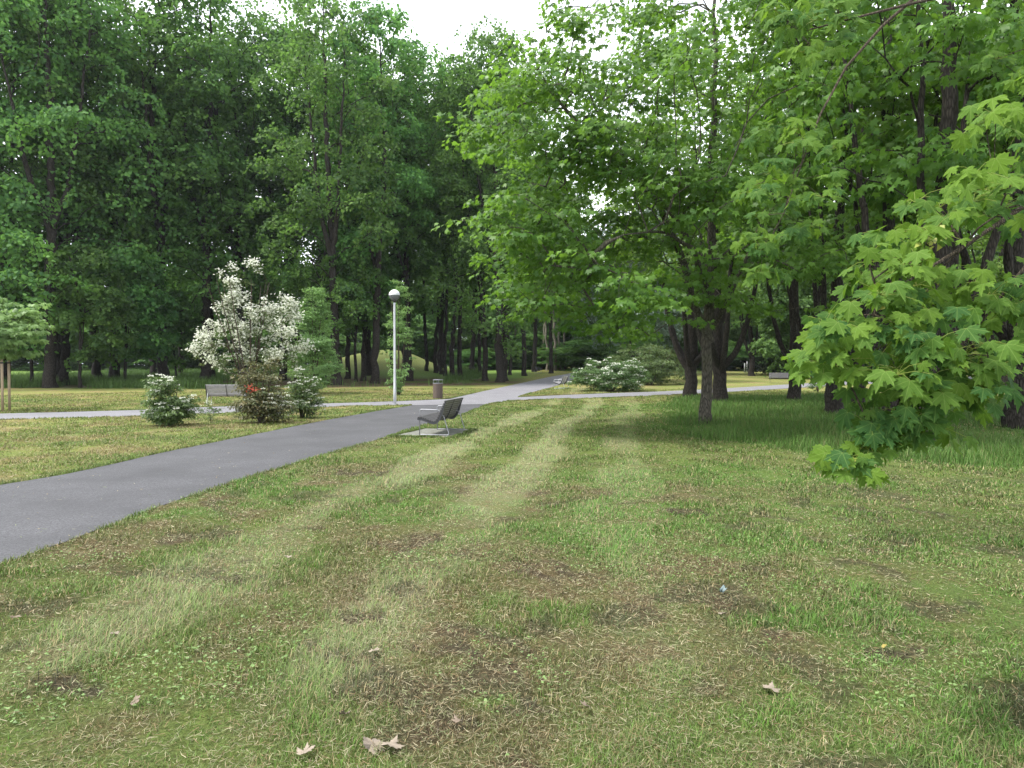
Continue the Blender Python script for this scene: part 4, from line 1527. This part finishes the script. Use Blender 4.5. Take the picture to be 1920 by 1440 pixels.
shrub('pyramid_tree', P(590, 738), [(0, 0, 1.7, 1.3, 1.2, 1.3, 1), (0, 0, 3.2, .9, .9, 1.6, .8), (0, 0, 4.7, .5, .5, 1.2, .35)], 4, 105, 6, 32, 509, 'pale green pyramidal young tree right of the white blossom shrub', leaf='young_leaf', size=(.08, .13), rad=.24, cs=(.3, .4), cat='tree', spread=.35, stem_r=.04)
shrub('columnar_tree', P(747, 741), [(0.05, 0, 2.4, .72, .6, 2.0, 1), (.15, 0, 4.4, .45, .4, 1.4, .5), (0, 0, .9, .3, .3, .6, .2)], 6, 52, 5, 22, 510, 'slender upright young tree with sparse leaves right behind the lamp post', leaf='young_leaf', size=(.08, .13), rad=.2, cs=(.2, .4), cat='tree', spread=.5, stem_r=.03)
for px, py, s, sd, lab in [(1533, 735, .5, 511, 'small dark plant in the long grass left of the black forked maple')]:
    shrub('small_plant', P(px, py), [(0, 0, .35 * s * 2, .35, .3, .3, 1)], 4, 14, 4, 14, sd, lab, size=(.06, .1), rad=.14, cs=(.14, .1), spread=.2)

# staked young tree at the left edge
sb = P(-14, 771)
o, _ = maple('staked_tree', sb, [flare_stem((0, 0, 0), [(0.02, 0, 1.8), (0.05, 0, 2.6), (0.1, 0, 4.3)], 0.045, 0.01)],
             [(0.05, 0, 3.05, 1.45, 1.2, 1.05, 1.0), (.5, -.1, 2.6, 1.2, .9, .6, .5)], 46, 4, 20, 601, 'small young tree with bright leaves held by wooden stakes at the left edge', size=(.13, .2), bark='bark_grey', mat='young_leaf', zmin=1.9, rad=.3, cs=(.4, .2))
o['category'] = 'young tree'
st0 = empty('tree_stakes', sb)
tag(st0, 'frame of round wooden stakes with crossbars round the young tree at the left edge', 'tree stakes')
k = [(-.45, -.35), (.36, -.3), (.42, .32), (-.4, .33)]
kp = [P(5, 772) - sb, P(18, 770) - sb, P(-30, 775) - sb, P(-14, 764) - sb]
for q in kp:
    m = MB()
    m.tube([(q.x, q.y, -.1), (q.x, q.y, 1.0), (q.x, q.y, 1.98)], .042, 12)
    m.build('stake', M['stake'], st0, True)
for a, c_ in ((0, 1), (1, 3), (3, 2), (2, 0)):
    m = MB()
    u = (kp[c_] - kp[a]).normalized() * .07
    m.tube([(kp[a].x - u.x, kp[a].y - u.y, 2.0), (kp[c_].x + u.x, kp[c_].y + u.y, 2.0)], .035, 10)
    m.build('crossbar', M['stake'], st0, True)
for q in kp[:2]:
    m = MB()
    m.lathe([(.044, 1.66), (.047, 1.67), (.047, 1.70), (.044, 1.71)], 12, (q.x, q.y, 0))
    m.tube([(q.x, q.y, 1.69), (0, 0, 1.66)], .012, 6)
    m.build('strap', M['strap'], st0)

# ------------------------------------------------------------------ benches
def rounded(pts, r=0.06, n=5):
    """polyline with rounded corners"""
    out = [Vector(pts[0])]
    for i in range(1, len(pts) - 1):
        a, p, c = Vector(pts[i - 1]), Vector(pts[i]), Vector(pts[i + 1])
        d1 = (a - p).normalized() * min(r, (a - p).length * .45)
        d2 = (c - p).normalized() * min(r, (c - p).length * .45)
        for k in range(n + 1):
            t = k / n
            out.append((p + d1) * (1 - t) ** 2 + p * 2 * t * (1 - t) + (p + d2) * t * t)
    out.append(Vector(pts[-1]))
    return out


SEAT = [(0.0, .405), (.10, .395), (.20, .365), (.30, .325), (.375, .305), (.43, .325), (.475, .385), (.51, .46), (.55, .55), (.595, .65), (.64, .75), (.66, .79)]
LEN = 1.62


def make_bench(label):
    """u runs from the seat front to the back, v along the bench"""
    o = empty('park_bench', (0, 0, 0))
    tag(o, label, 'bench', 'slatted park benches')
    pr = resample(np.array(SEAT), 60)
    d = np.r_[0, np.cumsum(np.linalg.norm(np.diff(pr, axis=0), axis=1))]
    tot = d[-1]
    seat, back = MB(), MB()
    ns = 17
    for i in range(ns):
        s = (i + .5) / ns * tot
        u, z = np.interp(s, d, pr[:, 0]), np.interp(s, d, pr[:, 1])
        u2, z2 = np.interp(s + .02, d, pr[:, 0]), np.interp(s + .02, d, pr[:, 1])
        u1, z1 = np.interp(s - .02, d, pr[:, 0]), np.interp(s - .02, d, pr[:, 1])
        a = math.atan2(z2 - z1, u2 - u1)
        Mx = Matrix.Translation((u, LEN / 2 - .08, z)) @ Matrix.Rotation(-a, 4, 'Y')
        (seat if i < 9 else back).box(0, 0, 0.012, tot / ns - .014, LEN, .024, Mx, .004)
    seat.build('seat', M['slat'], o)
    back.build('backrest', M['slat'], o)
    # curved steel bands carrying the slats: two ends and the middle
    for v in (-.06, LEN / 2 - .08, LEN - .10):
        m = MB()
        V, f = [], []
        w = .012
        hh = .055 if v != LEN / 2 - .08 else .02
        for i, (u, z) in enumerate(pr):
            j0, j1 = max(0, i - 1), min(len(pr) - 1, i + 1)
            t = unit(pr[j1] - pr[j0])
            nn = np.array([t[1], -t[0]])
            hk = hh * (1.0 if i < 40 else max(.35, 1 - (i - 40) / 22))
            q = pr[i] + nn * hk
            V += [(u, v - w, z), (u, v + w, z), (q[0], v + w, q[1]), (q[0], v - w, q[1])]
            if i:
                b0 = (i - 1) * 4
                for k in range(4):
                    f.append((b0 + k, b0 + (k + 1) % 4, b0 + 4 + (k + 1) % 4, b0 + 4 + k))
        f.append((0, 1, 2, 3))
        e = len(V) - 4
        f.append((e + 3, e + 2, e + 1, e))
        m.add(V, f)
        m.build('seat_band', M['dark_steel'], o)
    # bent tube side frames: front leg, armrest, and sloping rear leg; floor bar
    for v in (0.0, LEN - .16):
        m = MB()
        m.tube(rounded([(.03, v, 0), (.03, v, .585), (.47, v, .575), (.535, v, .50)], .06), .0125, 8)
        m.build('armrest', M['steel'], o, True)
        m = MB()
        m.tube(rounded([(.50, v, .47), (.585, v, .455), (.72, v, 0.0125), (.10, v, .0125), (.03, v, .0125)], .05), .0125, 8)
        m.build('leg', M['steel'], o, True)
    return o


def copy_tree(o):
    c = o.copy()
    COL.objects.link(c)
    for ch in o.children:
        k = ch.copy()
        COL.objects.link(k)
        k.parent = c
    return c


bench = make_bench('nearest bench, dark slatted, seen from behind on the paved pad beside the path')
bench.location = (B0.x, B0.y, 0.02)
bench.rotation_euler.z = BROT
for px, py, rz, lab in [(397, 757, radians(-82), 'grey slatted bench facing the path behind the red-flowered shrub'),
                        (1038, 729, BROT - .1, 'small far bench with light frame at the right edge of the path'),
                        (1482, 719, radians(70), 'half-hidden bench behind the hanging branch, beyond the right path'),
                        (1016, 700, BROT + pi, 'faint dark bench on the left side of the far path')]:
    c = copy_tree(bench)
    c['label'] = lab
    p = P(px, py)
    c.location = (p.x, p.y, p.z + .015)
    c.rotation_euler.z = rz
    if 1010 < px < 1020 or px > 1400:
        continue
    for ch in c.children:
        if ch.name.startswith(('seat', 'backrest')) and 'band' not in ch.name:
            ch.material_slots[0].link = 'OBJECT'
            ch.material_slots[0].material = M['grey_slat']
        elif ch.name.startswith(('armrest', 'leg')):
            ch.material_slots[0].link = 'OBJECT'
            ch.material_slots[0].material = M['pole']

# paved pad
m = MB()
V = [(p[0], p[1], .018) for p in PAD] + [(p[0], p[1], -.1) for p in PAD]
m.add(V, [(0, 1, 2, 3), (0, 4, 5, 1), (1, 5, 6, 2), (2, 6, 7, 3), (3, 7, 4, 0)])
tag(m.build('paved_area', M['setts']), kind='structure')

# ------------------------------------------------------------------ lamp
lp = P(740.5, 758.5)
lamp = empty('street_lamp', lp)
tag(lamp, 'tall light grey lamp post with a globe lamp, where the paths meet', 'street lamp')
H = 4.15
m = MB()
m.lathe([(.0, -.1), (.062, -.1), (.062, .6), (.058, .62), (.05, 1.4), (.042, H - .1), (.042, H), (.0, H)], 20)
m.build('pole', M['pole'], lamp, True)
m = MB()
m.lathe([(.058, .0), (.085, .0), (.085, .03), (.064, .035)], 20)
m.build('base_plate', M['steel'], lamp, True)
m = MB()
m.lathe([(.03, H), (.06, H + .01), (.075, H + .06), (.10, H + .09), (.10, H + .12), (.07, H + .20), (.07, H + .235), (0, H + .235)], 20)
m.build('collar', M['dark_steel'], lamp, True)
gm, nt = newmat('globe_glass')
gb = N(nt, 'ShaderNodeBsdfPrincipled', Roughness=.12)
gb.inputs['Base Color'].default_value = (.25, .26, .27, 1)
tb = N(nt, 'ShaderNodeBsdfTransparent')
tb.inputs[0].default_value = (.55, .57, .59, 1)
mx = N(nt, 'ShaderNodeMixShader', Fac=.45)
nt.links.new(gb.outputs[0], mx.inputs[2])
nt.links.new(tb.outputs[0], mx.inputs[1])
nt.links.new(mx.outputs[0], N(nt, 'ShaderNodeOutputMaterial').inputs[0])
R = .225
zc = H + .30
m = MB()
m.lathe([(R * sin(a), zc - R * cos(a)) for a in np.linspace(.42, pi / 2 - .03, 12)], 28)
m.build('globe', gm, lamp, True)
m = MB()
m.lathe([(R * 1.01 * sin(a), zc - R * 1.01 * cos(a)) for a in np.linspace(pi / 2, pi - .001, 14)], 28)
m.build('globe_cap', M['white_paint'], lamp, True)
m = MB()
m.lathe([(.0, H + .24), (.035, H + .24), (.035, H + .36), (0, H + .38)], 14)
m.build('bulb_holder', M['dark_steel'], lamp, True)

# ------------------------------------------------------------------ litter bin
bp_ = P(821, 748.5)
bn = empty('litter_bin', bp_, .3)
tag(bn, 'round litter bin of upright brown slats with a flat metal lid', 'litter bin')
m = MB()
for k in range(22):
    a = 2 * pi * k / 22
    Mx = Matrix.Rotation(a, 4, 'Z')
    m.box(.215, 0, .39, .022, .052, .70, Mx, .004)
m.build('slat_shell', M['brown_slat'], bn)
m = MB()
m.lathe([(0, .05), (.19, .05), (.19, .71), (.185, .71), (.185, .07), (0, .07)], 24)
m.build('liner', M['dark_steel'], bn, True)
m = MB()
m.lathe([(.195, .735), (.235, .735), (.235, .765), (.195, .765), (.195, .735)], 24)
m.build('rim', M['steel'], bn)
m = MB()
m.lathe([(0, .895), (.235, .895), (.24, .905), (.235, .925), (0, .935)], 24)
m.build('lid', M['steel'], bn)
m = MB()
for a in (0, pi / 2, pi, 3 * pi / 2):
    m.box(.21, 0, .83, .012, .03, .14, Matrix.Rotation(a, 4, 'Z'))
m.build('lid_support', M['steel'], bn)

# white posts far on the sunny grass
for px, lab in ((1396, 'left of two white marker posts on the far sunny grass'), (1400.5, 'right and taller of two white marker posts on the far sunny grass')):
    p = P(px, 699)
    po = empty('white_post', p)
    tag(po, lab, 'post', 'white marker posts')
    m = MB()
    m.lathe([(0, 0), (.06, 0), (.055, 1.1 if px < 1398 else 1.3), (.03, 1.14 if px < 1398 else 1.34), (0, 1.15 if px < 1398 else 1.35)], 10)
    m.build('shaft', M['white_paint'], po, True)

# ------------------------------------------------------------------ things lying on the lawn
def dry_leaf(px, py, s, label, mat='dry_leaf', group='dry leaves lying on the lawn', name='dry_leaf', tilt=.3):
    rng = np.random.default_rng(int(px * 7 + py))
    TV, TT = LEAF_NEAR
    V = TV.copy()
    V[:, 2] = V[:, 2] * rng.uniform(-1.6, -0.4) + .18 * np.sin(V[:, 0] * 5 + rng.random() * 6) * .5 + rng.normal(0, .015, len(V))
    p = P(px, py)
    me = mesh_np('blade', V * s * .8, TT, M[mat])
    o = link(name, me)
    o.location = (p.x, p.y, p.z + .035)
    o.rotation_euler = (rng.normal(0, tilt), rng.normal(0, tilt), rng.random() * 6.28)
    tag(o, label, 'leaf', group)


for a in [(697, 1402, .12, 'large pale curled dry leaf at the bottom of the lawn, left of a touching pair'), (727, 1416, .11, 'large pale curled dry leaf at the bottom of the lawn, right of a touching pair'),
          (640, 1352, .07, 'pale dry leaf above the pair of large curled leaves'), (698, 1233, .07, 'small star-shaped pale leaf left of the dark soil patch'), (570, 1428, .08, 'flat pale leaf at the bottom edge left of the curled pair'),
          (862, 1368, .06, 'small pinkish dry leaf right of the curled pair', 'dry_leaf_dark'), (218, 1196, .06, 'small buff leaf on the left of the lawn'), (250, 1326, .06, 'brown dry leaf low on the left of the lawn', 'dry_leaf_dark'),
          (1100, 1338, .06, 'greyish dry leaf low in the middle of the lawn', 'dry_leaf_dark'), (1445, 1307, .09, 'pale green grey leaf in the lusher grass on the lower right'), (545, 1051, .08, 'long pale dry leaf beside the pale mown swath'),
          (1350, 1160, .06, 'cream leaf below the bluish scrap'), (1655, 1222, .04, 'small yellow leaf on the right of the lawn', 'yellow_leaf'), (1597, 1011, .05, 'tiny whitish leaf on the shaded green grass at right'),
          (30, 1165, .07, 'pinkish leaf at the left border near the path', 'dry_leaf_dark')]:
    dry_leaf(*a)
p = P(1353, 1114)
rng = np.random.default_rng(77)
gx, gy = np.meshgrid(np.linspace(-.5, .5, 7), np.linspace(-.5, .5, 6), indexing='ij')
V = np.stack([gx.ravel() * .03, gy.ravel() * .035, .02 + .02 * np.sin(gx.ravel() * 6) + rng.normal(0, .007, gx.size)], -1)
i = (np.arange(6)[:, None] * 6 + np.arange(5)[None])
T = np.stack([i, i + 6, i + 7, i + 1], -1).reshape(-1, 4)
o = link('plastic_scrap', mesh_np('plastic_scrap', V, T, M['litter'], nside=4))
o.location = (p.x, p.y, p.z + .02)
o.rotation_euler = (.5, .1, .6)
tag(o, 'crumpled bluish white scrap of plastic on the lawn', 'litter')

# broad-leaved weeds and clover among the near grass
def weeds():
    rng = np.random.default_rng(88)
    x, y, d = blades(26000, 2.3, 11, radians(40), 1.5, rng)
    c, so, st, tl, wf, kb = field(x, y)
    nn = fbm(x * 1.4, y * 1.4, 131, 3)
    keep = ~on_hard(x, y) & (sstep((nn - .5) / .1) > rng.random(len(x))) & (so < .5)
    x, y = x[keep], y[keep]
    n = len(x)
    a = rng.random(n) * 6.28
    pos = np.stack([x, y, ground_z(x, y) + rng.uniform(.015, .05, n)], -1)
    ax = np.stack([np.cos(a), np.sin(a), rng.uniform(-.1, .5, n)], -1)
    nr = np.array([0, 0, 1.0]) + rng.normal(0, .35, (n, 3))
    sc = rng.uniform(.010, .026, n)
    o = link('clover', leaves_mesh('clover', (LEAF_OVAL[0] * np.array([1.5, 1, 1]), LEAF_OVAL[1]), pos, ax, nr, sc, rng.random(n), M['young_leaf'], rng))
    tag(o, 'small round-leaved weeds and clover among the near grass', 'weeds', kind='stuff')


weeds()

# ------------------------------------------------------------------ air
HAZE = 0.00016  # volume added to lift the blacks in the shaded woods
if HAZE:
    hm, nt = newmat('haze')
    pv = N(nt, 'ShaderNodeVolumePrincipled')
    pv.inputs['Color'].default_value = (.86, .92, 1, 1)
    pv.inputs['Density'].default_value = HAZE
    pv.inputs['Anisotropy'].default_value = 0.2
    nt.links.new(pv.outputs[0], N(nt, 'ShaderNodeOutputMaterial').inputs['Volume'])
    m = MB()
    m.box(0, 440, 19.5, 1900, 940, 45)
    hz = m.build('haze', hm)
    tag(hz, kind='stuff')
    hz['label'] = 'thin summer haze in the air between the trees'
    hz['category'] = 'haze'

# ------------------------------------------------------------------ light
SUN = Vector((-0.50, -0.13, 0.85)).normalized()
sl = bpy.data.lights.new('sun', 'SUN')
sl.energy = 2.8
sl.angle = radians(11)
sl.color = (1.0, .97, .92)
so_ = bpy.data.objects.new('sun', sl)
COL.objects.link(so_)
so_.rotation_euler = SUN.to_track_quat('Z', 'Y').to_euler()
w = bpy.data.worlds.new('World')
SC.world = w
w.use_nodes = True
nt = w.node_tree
for n_ in list(nt.nodes):
    nt.nodes.remove(n_)
sky = N(nt, 'ShaderNodeTexSky')
sky.sky_type = 'NISHITA'
sky.sun_disc = False
sky.sun_elevation = math.asin(SUN.z)
sky.sun_rotation = math.atan2(SUN.x, SUN.y)
sky.dust_density = 3.0
tc = N(nt, 'ShaderNodeTexCoord')
mp = N(nt, 'ShaderNodeMapping')
mp.inputs['Scale'].default_value = (1, 1, 2.5)
nt.links.new(tc.outputs['Generated'], mp.inputs['Vector'])
nz = N(nt, 'ShaderNodeTexNoise', Scale=1.7, Detail=7.0, Roughness=.55)
nt.links.new(mp.outputs[0], nz.inputs['Vector'])
cf = mth(nt, 'MULTIPLY_ADD', nz.outputs['Fac'], 1.2, 0.25, clamp=True)
cl = mixc(nt, (9.6, 10.4, 11.6), (11.6, 11.8, 12.0), nz.outputs['Fac'])
col = mixc(nt, sky.outputs[0], cl, cf)
bg = N(nt, 'ShaderNodeBackground', Strength=0.1)
nt.links.new(col, bg.inputs['Color'])
nt.links.new(bg.outputs[0], N(nt, 'ShaderNodeOutputWorld').inputs[0])

vs = SC.view_settings
vs.view_transform = 'Standard'
vs.look = 'None'
vs.exposure = 1.25
vs.gamma = 1
SC.cycles.use_denoising = True
SC.cycles.max_bounces = 8
SC.cycles.diffuse_bounces = 6
SC.cycles.transmission_bounces = 4
SC.cycles.transparent_max_bounces = 6
SC.cycles.sample_clamp_indirect = 6
